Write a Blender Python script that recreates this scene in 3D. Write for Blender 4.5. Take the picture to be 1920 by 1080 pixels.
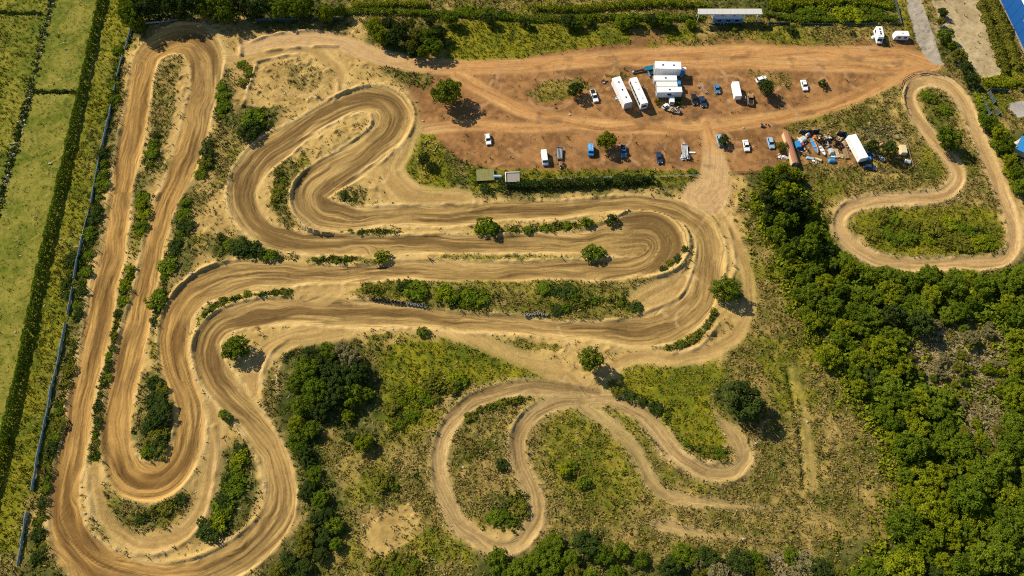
import bpy, bmesh, math, random
import numpy as np
from mathutils import Vector, Matrix

for o in list(bpy.data.objects):
    bpy.data.objects.remove(o)
scene = bpy.context.scene
C = scene.collection
RAD = math.radians
random.seed(7)
rng = np.random.default_rng(11)

# ------------------------------------------------------------------ camera
FOC, PITCH, HC = 1280.0, 66.0, 190.0          # focal length in photo pixels, tilt below horizontal, drone height in metres
cam = bpy.data.cameras.new('camera')
cam.sensor_width = 36.0
cam.lens = FOC / 1920 * 36
cam.clip_start = 1.0
cam.clip_end = 20000
camo = bpy.data.objects.new('camera', cam)
C.objects.link(camo)
camo.location = (0, 0, HC)
camo.rotation_euler = (RAD(90 - PITCH), 0, 0)
scene.camera = camo

# ------------------------------------------------------------------ light
SUN_EL = 36.0
SUN_AZ = math.atan2(-0.80, 0.60)      # the sun stands beyond the track to the upper left (x, y) = (-0.80, 0.60)
world = bpy.data.worlds.new('World')
scene.world = world
world.use_nodes = True
wn = world.node_tree.nodes
wl = world.node_tree.links
sky = wn.new('ShaderNodeTexSky')
sky.sky_type = 'NISHITA'
sky.sun_disc = False
sky.sun_elevation = RAD(SUN_EL)
sky.sun_rotation = SUN_AZ
sky.air_density = 1.0
sky.dust_density = 0.2
sky.ozone_density = 3.0
wn['Background'].inputs['Strength'].default_value = 0.078
wl.new(sky.outputs['Color'], wn['Background'].inputs['Color'])
sun = bpy.data.lights.new('sun', 'SUN')
sun.energy = 5.0
sun.angle = RAD(0.5)
sun.color = (1.0, 0.90, 0.71)
suno = bpy.data.objects.new('sun', sun)
C.objects.link(suno)
ce = math.cos(RAD(SUN_EL))
suno.rotation_euler = Vector((0.80 * ce, -0.60 * ce, -math.sin(RAD(SUN_EL)))).to_track_quat('-Z', 'Y').to_euler()
suno.location = (-150, 120, 150)
scene.view_settings.view_transform = 'Standard'
scene.view_settings.look = 'None'
scene.view_settings.exposure = 0.48
scene.cycles.filter_width = 1.1
scene.cycles.use_denoising = False
scene.view_settings.gamma = 1.0
scene.view_settings.use_curve_mapping = False

# ------------------------------------------------------------------ pixel <-> ground
SN, CS = math.sin(RAD(90 - PITCH)), math.cos(RAD(90 - PITCH))


def pix(px, py, z=0.0):
    """the point at height z that the photograph shows at pixel (px, py)"""
    dx, dy = (px - 960) / FOC, -(py - 540) / FOC
    wy, wz = dy * CS + SN, dy * SN - CS
    t = (HC - z) / -wz
    return Vector((dx * t, wy * t, z))


def topix(x, y, z=0.0):
    zz = z - HC
    cy = y * CS + zz * SN
    cz = -y * SN + zz * CS
    return 960 + FOC * x / -cz, 540 - FOC * cy / -cz


# ------------------------------------------------------------------ noise
def _hash(ix, iy, seed):
    n = (ix.astype(np.int64) * 374761393 + iy.astype(np.int64) * 668265263 + seed * 2147483647 * 31) & 0xFFFFFFFF
    n = ((n ^ (n >> 13)) * 1274126177) & 0xFFFFFFFF
    n = (n ^ (n >> 16)) & 0xFFFFFF
    return n.astype(np.float32) / 0xFFFFFF


def vn(x, y, seed=0):
    """value noise, -1..1"""
    x = np.asarray(x, dtype=np.float32); y = np.asarray(y, dtype=np.float32)
    ix, iy = np.floor(x), np.floor(y)
    fx, fy = x - ix, y - iy
    fx = fx * fx * (3 - 2 * fx); fy = fy * fy * (3 - 2 * fy)
    a = _hash(ix, iy, seed); b = _hash(ix + 1, iy, seed)
    c = _hash(ix, iy + 1, seed); d = _hash(ix + 1, iy + 1, seed)
    return ((a * (1 - fx) + b * fx) * (1 - fy) + (c * (1 - fx) + d * fx) * fy) * 2 - 1


def fbm(x, y, seed=0, octv=4, gain=0.5):
    t, amp, tot = 0, 1.0, 0
    ca, sa = 0.8, 0.6
    for i in range(octv):
        t = t + amp * vn(x, y, seed + i * 17)
        tot += amp
        amp *= gain
        x, y = (x * ca - y * sa) * 2.03 + 3.1, (x * sa + y * ca) * 2.03 + 1.7
    return t / tot


def sst(a, b, x):
    t = np.clip((x - a) / (b - a), 0, 1)
    return t * t * (3 - 2 * t)


# ------------------------------------------------------------------ the tracks, as pairs of edge pixels (one edge | other edge)
CIRCUIT = [  # one closed lap of the motocross circuit
    (206, 360, 247, 360), (223, 255, 270, 255), (233, 200, 279, 200), (242, 150, 286, 152), (258, 102, 294, 120), (290, 70, 310, 107),
    (338, 48, 334, 101), (383, 52, 352, 107), (407, 80, 363, 126), (412, 115, 364, 150), (406, 165, 355, 182), (398, 210, 343, 215),
    (388, 260, 333, 260), (370, 315, 317, 315), (342, 365, 299, 362), (325, 400, 283, 400), (308, 460, 268, 460), (292, 550, 250, 550),
    (283, 600, 232, 600), (273, 650, 218, 650), (264, 700, 206, 700), (252, 750, 196, 750), (245, 800, 192, 800), (246, 838, 194, 845),
    (254, 855, 204, 890), (268, 864, 228, 927), (285, 866, 268, 943), (303, 860, 307, 937), (320, 842, 344, 906), (330, 815, 372, 860),
    (332, 785, 382, 805), (327, 745, 376, 755), (312, 705, 360, 712), (298, 660, 350, 660), (302, 605, 358, 606), (318, 566, 374, 576),
    (345, 533, 398, 557), (380, 512, 435, 547), (430, 499, 480, 541), (500, 495, 530, 537), (580, 495, 580, 533), (640, 497, 640, 530),
    (700, 493, 700, 527), (760, 488, 760, 521), (840, 488, 840, 527), (960, 491, 960, 525), (1040, 488, 1040, 523), (1120, 487, 1120, 526),
    (1160, 485, 1180, 523), (1178, 480, 1232, 507), (1181, 475, 1268, 478), (1177, 470, 1285, 445), (1165, 468, 1268, 416), (1140, 468, 1205, 420),
    (1090, 472, 1120, 433), (1040, 474, 1040, 437), (960, 474, 960, 440), (840, 475, 840, 440), (720, 478, 720, 442), (640, 477, 640, 440),
    (580, 477, 585, 437), (540, 473, 548, 431), (500, 461, 512, 420), (462, 437, 493, 402), (436, 405, 482, 375), (427, 365, 481, 352),
    (434, 330, 497, 322), (452, 300, 522, 296), (480, 277, 552, 272), (547, 230, 588, 252), (613, 190, 630, 228), (667, 168, 667, 213),
    (713, 163, 687, 210), (747, 173, 698, 216), (768, 195, 701, 228), (773, 215, 700, 238), (764, 240, 692, 257), (735, 272, 664, 278),
    (693, 307, 615, 309), (652, 330, 572, 335), (619, 352, 550, 358), (614, 368, 547, 380), (624, 384, 556, 402), (645, 393, 578, 419),
    (680, 390, 640, 430), (720, 387, 715, 421), (780, 385, 780, 423), (840, 383, 840, 425), (900, 382, 900, 418), (960, 378, 960, 412),
    (1040, 377, 1040, 411), (1100, 373, 1100, 402), (1160, 368, 1155, 396), (1215, 369, 1200, 397), (1275, 380, 1250, 407), (1325, 408, 1285, 421),
    (1352, 445, 1305, 445), (1360, 485, 1306, 480), (1352, 535, 1296, 518), (1337, 578, 1280, 553), (1315, 608, 1255, 573), (1275, 631, 1213, 591),
    (1205, 643, 1165, 603), (1140, 637, 1120, 605), (1050, 633, 1040, 603), (960, 627, 960, 591), (880, 622, 880, 588), (820, 617, 820, 580),
    (760, 613, 760, 572), (700, 615, 700, 564), (640, 612, 640, 560), (580, 608, 580, 557), (530, 608, 530, 557), (485, 611, 478, 561),
    (450, 617, 430, 574), (427, 624, 394, 594), (413, 643, 370, 625), (413, 665, 363, 660), (425, 692, 372, 692), (447, 718, 390, 728),
    (478, 750, 425, 775), (503, 790, 456, 815), (527, 830, 480, 850), (547, 873, 492, 882), (556, 915, 500, 915), (554, 955, 497, 940),
    (542, 992, 484, 970), (508, 1037, 458, 997), (450, 1080, 415, 1025), (370, 1105, 360, 1048), (280, 1112, 300, 1057), (195, 1098, 250, 1053),
    (140, 1072, 207, 1033), (107, 1040, 177, 1010), (94, 1000, 157, 983), (92, 955, 148, 950), (97, 905, 150, 905), (107, 860, 158, 870),
    (117, 803, 166, 820), (131, 735, 178, 740), (145, 680, 193, 680), (157, 613, 209, 620), (168, 545, 220, 550), (186, 483, 232, 490), (198, 425, 240, 425),
]


def band(pts, hw):
    """a centre line in pixels -> edge pairs hw pixels to each side"""
    out = []
    n = len(pts)
    for i, p in enumerate(pts):
        a, b = pts[max(i - 1, 0)], pts[min(i + 1, n - 1)]
        tx, ty = b[0] - a[0], b[1] - a[1]
        l = math.hypot(tx, ty) or 1
        h = p[2] if len(p) > 2 else hw
        out.append((p[0] - ty / l * h, p[1] + tx / l * h, p[0] + ty / l * h, p[1] - tx / l * h))
    return out


PRACTICE = [
    band([(1120, 742), (1085, 735), (1040, 728), (990, 727), (940, 733), (893, 750), (858, 777), (836, 812), (824, 855), (826, 900), (840, 945), (864, 985), (898, 1013),
          (935, 1029), (968, 1022), (993, 998), (1005, 970), (1003, 932), (990, 900), (975, 868), (969, 832), (980, 797), (1005, 772), (1045, 754), (1095, 748), (1145, 748),
          (1190, 767), (1225, 797), (1252, 832), (1280, 862), (1315, 882), (1355, 888), (1385, 878), (1397, 855), (1380, 823), (1352, 790), (1337, 755), (1338, 715)], 13.5),
    band([(1093, 760), (1133, 787), (1173, 823), (1200, 863), (1223, 905), (1253, 930), (1300, 940), (1380, 948), (1460, 955), (1560, 972), (1640, 995)], 10),
    band([(1395, 850), (1425, 815), (1440, 770), (1435, 725), (1405, 695), (1365, 690), (1340, 712)], 7),
    band([(1235, 985), (1330, 1003), (1430, 1012), (1520, 1005), (1600, 985)], 9),
]
SMALL = [band([(1740, 149), (1717, 158), (1706, 178), (1712, 205), (1726, 230), (1748, 259), (1772, 286), (1792, 312), (1797, 335), (1782, 356), (1755, 368), (1707, 372), (1640, 376), (1600, 385),
               (1578, 402), (1573, 425), (1586, 450), (1615, 473), (1655, 490), (1707, 496), (1773, 496), (1840, 494), (1880, 487), (1899, 466), (1902, 435), (1896, 403), (1880, 365), (1863, 320), (1846, 280),
               (1830, 240), (1816, 207), (1799, 180), (1772, 158), (1740, 149)], 11)]
PATHS = [
    band([(470, 735), (478, 700), (500, 665), (540, 640), (600, 625), (650, 617)], 18),
    band([(840, 612), (900, 640), (960, 665), (1020, 690), (1070, 715), (1100, 742)], 15),
    band([(1340, 370, 14), (1358, 405), (1372, 440), (1388, 480), (1400, 520), (1405, 560), (1396, 600), (1372, 638), (1325, 664), (1265, 675), (1200, 670), (1150, 690), (1110, 735)], 11),
    band([(765, 240), (752, 275), (735, 310), (745, 345), (790, 372), (860, 380)], 24),
    band([(470, 118), (520, 97), (580, 90), (620, 110), (642, 140), (630, 180)], 11),
    band([(405, 112), (445, 108), (500, 100), (560, 92)], 9),
    band([(395, 760), (405, 800), (402, 860), (385, 930), (350, 990), (290, 1020), (240, 1010), (200, 975), (180, 930), (178, 880)], 14),
    band([(620, 540), (600, 552), (570, 560)], 22),
    band([(1484, 690), (1500, 740), (1512, 800), (1520, 860), (1524, 915)], 4),
    band([(1230, 590), (1280, 520), (1240, 540), (1200, 560)], 20),
]
ROADS = [
    band([(465, 88), (520, 74), (590, 72), (650, 85), (710, 106), (790, 122), (880, 126), (960, 124), (1060, 117), (1160, 108), (1260, 101), (1400, 98), (1500, 101), (1600, 101), (1680, 104), (1745, 118)], 13),
    band([(860, 140), (900, 165), (950, 195), (1010, 217), (1080, 230), (1160, 238), (1250, 240), (1330, 237), (1420, 226), (1500, 214), (1570, 194), (1640, 165), (1700, 135), (1750, 120)], 11),
    band([(1325, 232), (1335, 270, 16), (1340, 310, 22), (1338, 345, 32), (1320, 372, 40)], 14),
    band([(800, 243), (850, 238), (910, 236), (980, 240), (1060, 236)], 8),
    band([(1080, 112), (1250, 116), (1420, 120), (1560, 125), (1690, 128)], 9),
]


def rail(pairs, closed=False, step=0.7):
    """edge pairs -> evenly spaced centre points, half widths and length along, in metres"""
    L = np.array([pix(p[0], p[1])[:2] for p in pairs]); Rr = np.array([pix(p[2], p[3])[:2] for p in pairs])
    P = np.hstack([L, Rr])
    n = len(P)
    out = []
    rngi = range(n) if closed else range(n - 1)
    for i in rngi:
        if closed:
            p0, p1, p2, p3 = P[(i - 1) % n], P[i], P[(i + 1) % n], P[(i + 2) % n]
        else:
            p0, p1, p2, p3 = P[max(i - 1, 0)], P[i], P[i + 1], P[min(i + 2, n - 1)]
        d = np.linalg.norm((p2 - p1)[:2] + (p2 - p1)[2:]) / 2
        m = max(2, int(d / step))
        for k in range(m):
            t = k / m
            out.append(0.5 * ((2 * p1) + (p2 - p0) * t + (2 * p0 - 5 * p1 + 4 * p2 - p3) * t * t + (3 * p1 - p0 - 3 * p2 + p3) * t ** 3))
    out.append(P[0] if closed else P[-1])
    Q = np.array(out)
    c = (Q[:, :2] + Q[:, 2:]) / 2
    side = Q[:, 2:] - Q[:, :2]
    hw = np.linalg.norm(side, axis=1) / 2
    s = np.concatenate([[0], np.cumsum(np.linalg.norm(np.diff(c, axis=0), axis=1))])
    tg = np.gradient(c, axis=0); tg /= np.linalg.norm(tg, axis=1)[:, None] + 1e-9
    ang = np.unwrap(np.arctan2(tg[:, 1], tg[:, 0]))
    k = np.gradient(ang) / (np.gradient(s) + 1e-6)
    ker = np.ones(15) / 15
    k = np.convolve(np.pad(k, 7, mode='edge'), ker, mode='valid')
    return c, hw, s, k


# ------------------------------------------------------------------ terrain grid
GS = 0.5
GX = np.arange(-215, 215 + GS / 2, GS, dtype=np.float32)
GY = np.arange(-28, 226 + GS / 2, GS, dtype=np.float32)
NX, NY = len(GX), len(GY)
X, Y = np.meshgrid(GX, GY)          # shape (NY, NX)
PX, PY = topix(X, Y)


def field(rails, reach=9.0):
    best = np.full((NY, NX), 99.0, np.float32)
    tu = np.zeros_like(best); ts = np.zeros_like(best); hwf = np.ones_like(best); kf = np.zeros_like(best)
    for ri, (c, hw, s, k) in enumerate(rails):
        for i in range(len(c) - 1):
            a, b = c[i], c[i + 1]
            w = hw[i] + reach
            x0 = max(0, int((min(a[0], b[0]) - w - GX[0]) / GS)); x1 = min(NX, int((max(a[0], b[0]) + w - GX[0]) / GS) + 2)
            y0 = max(0, int((min(a[1], b[1]) - w - GY[0]) / GS)); y1 = min(NY, int((max(a[1], b[1]) + w - GY[0]) / GS) + 2)
            if x1 <= x0 or y1 <= y0:
                continue
            dx, dy = b[0] - a[0], b[1] - a[1]
            l2 = dx * dx + dy * dy + 1e-9
            sx, sy = X[y0:y1, x0:x1] - a[0], Y[y0:y1, x0:x1] - a[1]
            t = np.clip((sx * dx + sy * dy) / l2, 0, 1)
            ex, ey = sx - t * dx, sy - t * dy
            d = np.sqrt(ex * ex + ey * ey)
            h = hw[i] * (1 - t) + hw[i + 1] * t
            e = d - h
            B = best[y0:y1, x0:x1]
            m = e < B
            B[m] = e[m]
            sg = np.sign(dx * sy - dy * sx)
            tu[y0:y1, x0:x1][m] = (d * sg)[m]
            ts[y0:y1, x0:x1][m] = (s[i] + t * (s[i + 1] - s[i]))[m] + ri * 1000
            hwf[y0:y1, x0:x1][m] = h[m]
            kf[y0:y1, x0:x1][m] = k[i]
    return best, tu, ts, hwf, kf


railC = [rail(CIRCUIT, True)]
railP = [rail(p) for p in PRACTICE]
railS = [rail(p) for p in SMALL]
railK = [rail(p) for p in PATHS]
railR = [rail(p) for p in ROADS]
# faint wheel marks that cross the paddock
rk = random.Random(3)
MARKS = []
for i in range(120):
    x, y = rk.choice(((rk.uniform(880, 1300), rk.uniform(140, 230)), (rk.uniform(1290, 1650), rk.uniform(130, 215)), (rk.uniform(880, 1300), rk.uniform(248, 312)), (rk.uniform(1350, 1460), rk.uniform(245, 310)), (rk.uniform(470, 660), rk.uniform(95, 200)), (rk.uniform(1290, 1380), rk.uniform(320, 420)), (rk.uniform(690, 800), rk.uniform(260, 370)),
                      (rk.uniform(900, 1150), rk.uniform(640, 715)), (rk.uniform(400, 600), rk.uniform(620, 720)), (rk.uniform(880, 1700), rk.uniform(95, 130)), (rk.uniform(1200, 1290), rk.uniform(500, 590)), (rk.uniform(200, 400), rk.uniform(930, 1040))))
    a, c = rk.uniform(0, 6.28), rk.uniform(-.03, .03)
    pts = []
    for k in range(rk.randint(6, 16)):
        pts.append((x, y)); x += 8 * math.cos(a); y += 5.5 * math.sin(a); a += c * 8 + rk.uniform(-.1, .1)
    MARKS.append(band(pts, rk.uniform(1.2, 3.2)))
railM = [rail(p) for p in MARKS]
eC, uC, sC, hC, kC = field(railC, 9)
eP, uP, sP, hP, kP = field(railP, 6)
for i_, rl in enumerate(railP):                # the practice track peters out at its ends
    m_ = (sP >= i_ * 1000) & (sP < i_ * 1000 + 1000)
    eP = np.where(m_, eP + 3.4 * sst(rl[2][-1] - (60 if i_ else 22), rl[2][-1], sP - i_ * 1000), eP)
eS, uS, sS, hS, kS = field(railS, 6)
eK, uK, sK, hK, kK = field(railK, 5)
eR, uR, sR, hR, kR = field(railR, 5)
eM, uM, sM, hM, kM = field(railM, 1.5)
RIDGES = [  # narrow banks of pushed-up earth: pixels, height in metres (a ditch where negative)
    (0.8, [(500, 96), (550, 90), (600, 87), (632, 88)]), (0.8, [(478, 117), (520, 107), (556, 102)]), (0.7, [(472, 78), (520, 63), (590, 58), (645, 63)]), (0.8, [(482, 118), (470, 155), (455, 198)]), (0.9, [(446, 60), (450, 85), (452, 104)]),
    (0.6, [(166, 880), (166, 930), (178, 975), (210, 1015), (255, 1036), (305, 1036), (355, 1010), (388, 960), (402, 900), (407, 850), (402, 800)]), (0.5, [(400, 745), (432, 782), (458, 816)]), (0.6, [(536, 640), (510, 660), (494, 695), (492, 740), (500, 775)]),
    (0.5, [(560, 650), (535, 668), (522, 700), (520, 740)]), (0.6, [(632, 150), (634, 172), (625, 190)]), (0.5, [(1362, 420), (1372, 455), (1378, 500), (1370, 530)]), (0.5, [(1345, 610), (1310, 650), (1262, 662)]),
    (-0.9, [(1476, 690), (1486, 745), (1499, 800), (1505, 860), (1508, 915)]), (0.5, [(1255, 800), (1275, 840), (1300, 860), (1345, 868)]), (-.5, [(-5, 24), (78, 26)]), (-.5, [(67, 172), (143, 173)]),
    (0.5, [(640, 345), (690, 312), (738, 280)]), (0.5, [(560, 262), (615, 236), (660, 212)]), (0.5, [(1180, 780), (1215, 815), (1240, 850), (1270, 880)])]
RD = []
for h_, pts in RIDGES:
    RD.append((h_, field([rail(band(pts, 1.0))], 3.0)))
# ------------------------------------------------------------------ ground cover, read off the photograph in 40-pixel cells
# g pasture, y yellow-green grass, d dry olive scrub, s sandy dirt, r red paddock dirt, k dark undergrowth, b grey brush, t tan gravel
COVER = '''
g5 y1 k10 d17 k9 d2 t2 d2
g5 y1 k1 s5 d4 s1 k4 y11 d10 d1 k1 t2 k1 d1
g5 y1 s12 k2 s1 y4 r18 d1 k1 t1 k1 d1
g5 d1 s4 d1 s7 d2 r5 d3 r16 d1 k1 y2
g4 y1 d1 s1 d1 s2 k1 s1 k1 s6 r5 d2 r13 d3 s1 d1 s1 k1 d2
g4 y1 d1 s1 d1 s2 k3 s6 r17 r2 d7 s1 k1 d1
g4 d1 k1 s3 d3 s7 y1 d1 r15 r4 d4 k1 d1 s1 k1
g3 y1 d1 k1 s1 k1 s1 k1 d1 s2 d1 s5 d1 k1 d1 r11 s1 r1 d1 r2 d6 s1 d1 s1 k1
g3 y1 k1 s1 k1 s1 k1 s1 d1 s2 k1 s1 d1 s3 d1 y1 k12 s2 k3 d6 s1 d2 s1
g3 y1 k1 s1 k1 s1 k1 d1 s3 k1 s2 d1 s18 d1 k2 d1 s1 d7 s1
g3 y1 k1 s1 d1 s1 k1 s4 d1 s21 d2 k2 s1 y7 s1
g2 y1 d1 k1 s1 d1 s1 k1 d1 k3 s22 d2 k3 s1 y6 s1
g2 y1 k1 s4 k1 s26 d2 k11
g2 y1 k1 s1 k1 s1 k1 s9 d14 s3 k1 d2 k11
g2 y1 k1 s1 k1 s1 k1 s9 d13 s5 d2 k11
g1 y2 k1 s1 d1 s1 d1 s27 d3 k4 b3 k3
g1 y1 k1 s2 d1 s1 d1 s5 d1 k3 d1 y6 d1 s9 d4 k4 b4 k2
g1 y1 k1 s1 d1 s2 d1 s4 d1 k5 y8 s3 y5 d4 k3 b4 k3
g1 y1 k1 s3 d1 k1 s4 d1 k5 y2 d9 y4 k2 d4 k4 b2 k3
g1 y1 k1 s1 d1 s1 d1 k1 s2 d1 s1 d1 k5 y3 d9 y4 k1 d5 k5 b1 k2
y2 k1 s1 d1 s1 k2 s3 d1 s1 k2 d1 k2 d13 y3 d7 k3 b2 k2
y2 k1 s1 d1 s2 k1 s2 k2 s1 k2 d26 k3 b1 k3
y1 d1 k1 s7 k2 s2 k2 d25 k7
y1 d1 k1 s1 d5 s1 k2 s2 k2 d7 k2 d16 k7
y1 d2 s1 d2 k1 d1 s2 k1 d1 s2 k2 d1 s2 d2 s1 d1 k1 d1 s1 d14 k8
y1 k1 d1 s10 k3 d1 s1 d4 s3 d1 k3 d10 k9
d1 k2 s9 k3 d3 k1 d3 k12 b4 k10
'''
TY = 'gydsrkbt'
grid = np.zeros((27, 48), np.int32)
for r_, line in enumerate(COVER.split('\n')[1:28]):
    row = ''.join(t[0] * int(t[1:]) for t in line.split())
    row = (row + row[-1] * 48)[:48]
    grid[r_] = [TY.index(c) for c in row]

wx = PX + 22 * fbm(X / 9, Y / 9, 3, 3) + 8 * vn(X / 2.1, Y / 2.1, 5)
wy = PY + 22 * fbm(X / 9, Y / 9, 4, 3) + 8 * vn(X / 2.1, Y / 2.1, 6)
gx = np.clip(wx / 40 - 0.5, 0, 46.999); gy = np.clip(wy / 40 - 0.5, 0, 25.999)
jx, jy = gx.astype(int), gy.astype(int)
fx, fy = gx - jx, gy - jy
Wt = np.zeros((8, NY, NX), np.float32)
for ox in (0, 1):
    for oy in (0, 1):
        w = (fx if ox else 1 - fx) * (fy if oy else 1 - fy)
        idx = grid[jy + oy, jx + ox]
        for k in range(8):
            Wt[k] += np.where(idx == k, w, 0)
for k in range(8):
    Wt[k] = (Wt[k] * np.exp(0.9 * fbm(X / 4.0, Y / 4.0, 40 + k, 3))) ** 2.2


def poly(pts, warp=3.0):
    """mask of a polygon given in pixels"""
    ax = PX + warp * fbm(X / 3, Y / 3, 91, 2); ay = PY + warp * fbm(X / 3, Y / 3, 92, 2)
    xs = [p[0] for p in pts]; ys = [p[1] for p in pts]
    box = (PX > min(xs) - 10) & (PX < max(xs) + 10) & (PY > min(ys) - 10) & (PY < max(ys) + 10)
    m = np.zeros((NY, NX), bool)
    bx, by = ax[box], ay[box]
    ins = np.zeros(bx.shape, bool)
    n = len(pts)
    for i in range(n):
        x1, y1 = pts[i]; x2, y2 = pts[(i + 1) % n]
        if y1 == y2:
            continue
        cr = ((y1 > by) != (y2 > by)) & (bx < (x2 - x1) * (by - y1) / (y2 - y1) + x1)
        ins ^= cr
    m[box] = ins
    return m


def lay(kind, pts, amt=1.0, warp=4.0):
    m = poly(pts, warp)
    s_ = Wt.sum(0)
    for k in range(8):
        Wt[k] = np.where(m, Wt[k] * (1 - amt) + (s_ * amt if TY[k] == kind else 0), Wt[k])


def disc(px, py, rx, ry=None, n=14):
    ry = ry or rx
    return [(px + rx * math.cos(6.283 * i / n), py + ry * math.sin(6.283 * i / n)) for i in range(n)]


# the patches whose outline the photograph shows
lay('d', [(300, 118), (330, 103), (345, 108), (330, 160), (322, 230), (300, 300), (286, 330), (280, 270), (284, 180)], .8)
lay('s', [(345, 108), (360, 125), (361, 160), (345, 210), (325, 280), (305, 320), (322, 230), (332, 160)])
lay('s', [(470, 110), (560, 100), (630, 120), (628, 165), (560, 200), (500, 200), (455, 200)])
lay('d', disc(570, 145, 35, 25), .55)
lay('s', [(570, 275), (615, 245), (680, 213), (698, 228), (690, 258), (650, 283), (605, 312), (570, 320)])
lay('d', [(570, 280), (585, 310), (555, 345), (545, 380), (560, 415), (520, 402), (505, 380), (520, 330)])
lay('k', [(545, 300), (560, 320), (540, 350), (530, 395), (512, 385), (520, 335)], .7)
lay('d', [(622, 350), (655, 338), (690, 355), (680, 385), (640, 388)], .6)
lay('s', [(690, 320), (740, 290), (800, 372), (700, 382)])
lay('y', [(770, 250), (825, 250), (835, 300), (860, 330), (800, 362), (765, 330), (755, 300)], .8)
lay('y', [(850, 58), (960, 55), (1080, 55), (1300, 52), (1310, 72), (1180, 80), (1100, 92), (960, 104), (890, 100)], .85)
lay('r', [(1178, 55), (1240, 55), (1255, 80), (1180, 82)], .8)
lay('r', [(760, 150), (860, 135), (1000, 128), (1300, 106), (1500, 92), (1700, 90), (1745, 110), (1700, 150), (1600, 195), (1480, 228), (1400, 248), (1420, 315), (1370, 322), (1310, 315), (1100, 322), (960, 318), (870, 300), (800, 245), (772, 190)], 1.0, 11)
lay('r', [(1330, 244), (1470, 235), (1480, 300), (1440, 325), (1370, 325)])
lay('d', [(745, 130), (800, 128), (815, 150), (800, 168), (760, 160)], .8)
lay('d', [(985, 175), (1020, 152), (1090, 145), (1110, 165), (1060, 185), (1010, 195)], .75)
lay('d', [(1135, 140), (1170, 135), (1185, 150), (1150, 158)], .5)
lay('d', [(1400, 130), (1490, 140), (1480, 165), (1420, 160)], .45)
lay('d', [(1480, 230), (1600, 190), (1690, 160), (1720, 230), (1770, 300), (1700, 330), (1560, 340), (1440, 320), (1480, 300), (1470, 240)], .7)
lay('b', [(1600, 235), (1680, 232), (1700, 265), (1620, 262)], .6)
lay('y', [(875, 312), (980, 318), (1310, 318), (1312, 340), (1190, 352), (960, 362), (880, 360)], .7)
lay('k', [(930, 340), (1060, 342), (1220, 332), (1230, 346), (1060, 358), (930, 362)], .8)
for isl in ([(880, 436), (905, 420), (945, 425), (1000, 430), (1060, 420), (1120, 412), (1175, 418), (1170, 430), (1060, 433), (960, 438)],
            [(625, 434), (680, 430), (760, 432), (740, 438), (640, 438)],
            [(575, 488), (640, 482), (720, 484), (745, 486), (700, 492), (590, 493)],
            [(800, 482), (900, 476), (990, 478), (1085, 482), (1085, 486), (960, 487), (850, 485)],
            [(655, 545), (700, 532), (760, 524), (850, 527), (930, 532), (1000, 525), (1080, 530), (1150, 545), (1213, 568), (1190, 588), (1120, 600), (1040, 600), (960, 590), (880, 585), (790, 572), (700, 558)],
            [(365, 615), (380, 585), (420, 558), (480, 546), (575, 543), (582, 552), (500, 555), (430, 568), (395, 588), (372, 618)],
            [(1225, 652), (1290, 636), (1330, 600), (1345, 575), (1335, 612), (1310, 642), (1260, 657)],
            [(680, 630), (730, 622), (745, 630), (725, 638), (690, 638)],
            [(910, 634), (960, 636), (1045, 644), (1060, 652), (980, 655), (920, 645)],
            [(1240, 508), (1265, 485), (1292, 460), (1296, 472), (1275, 500), (1250, 515)]):
    lay('d', isl, .85, 5)
    lay('y', isl, .5, 5)
lay('k', [(690, 535), (850, 530), (930, 538), (940, 575), (830, 572), (720, 555)], .4)
lay('k', [(1010, 530), (1130, 545), (1200, 570), (1140, 592), (1000, 585)], .35)
lay('d', disc(950, 560, 40, 18), .8)
lay('s', [(1215, 560), (1245, 520), (1290, 490), (1300, 500), (1285, 545), (1240, 575)])
lay('d', [(258, 740), (275, 700), (300, 690), (325, 740), (332, 800), (320, 845), (285, 862), (260, 845)], .5)
lay('k', [(258, 740), (275, 700), (300, 690), (325, 740), (332, 800), (320, 845), (285, 862), (260, 845)], .6)
lay('d', [(175, 920), (200, 905), (240, 945), (300, 950), (350, 930), (360, 950), (300, 990), (235, 1005), (195, 980)], .8)
lay('k', [(250, 960), (300, 945), (345, 930), (330, 965), (275, 995), (250, 985)], .5)
lay('y', [(733, 645), (800, 640), (880, 655), (960, 690), (1010, 712), (900, 720), (800, 705), (720, 690)], .8)
lay('y', [(1160, 700), (1300, 680), (1340, 700), (1330, 770), (1370, 830), (1290, 830), (1230, 760), (1160, 740)], .6)
lay('s', [(1080, 660), (1150, 655), (1200, 665), (1150, 690), (1110, 725), (1060, 705), (1000, 680)])
lay('s', [(720, 960), (770, 940), (790, 1000), (740, 1030), (690, 1050), (680, 1020)], .75)
lay('s', disc(650, 890, 25, 30), .35)
lay('y', [(1600, 405), (1660, 390), (1860, 385), (1885, 440), (1870, 475), (1700, 480), (1630, 465)], .75)
lay('d', [(1720, 165), (1760, 165), (1790, 200), (1820, 270), (1850, 340), (1880, 400), (1830, 390), (1810, 330), (1780, 270), (1735, 220)], .6)
lay('k', [(1730, 170), (1765, 170), (1790, 205), (1800, 260), (1760, 255), (1735, 215)], .5)
lay('t', [(1745, 0), (1828, 0), (1880, 140), (1840, 146), (1800, 100), (1768, 50)])
lay('t', [(1895, 193), (1920, 188), (1930, 215), (1905, 220), (1893, 205)])
lay('y', [(1838, 146), (1925, 146), (1925, 168), (1845, 168)])
lay('k', [(1440, 310), (1500, 330), (1530, 400), (1560, 460), (1620, 505), (1700, 510), (1480, 540), (1440, 430), (1420, 370)])
lay('b', [(1685, 650), (1760, 585), (1865, 595), (1905, 650), (1895, 725), (1820, 745), (1730, 740)], .9)
lay('b', [(1785, 735), (1875, 715), (1905, 790), (1865, 895), (1805, 865)], .85)
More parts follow.
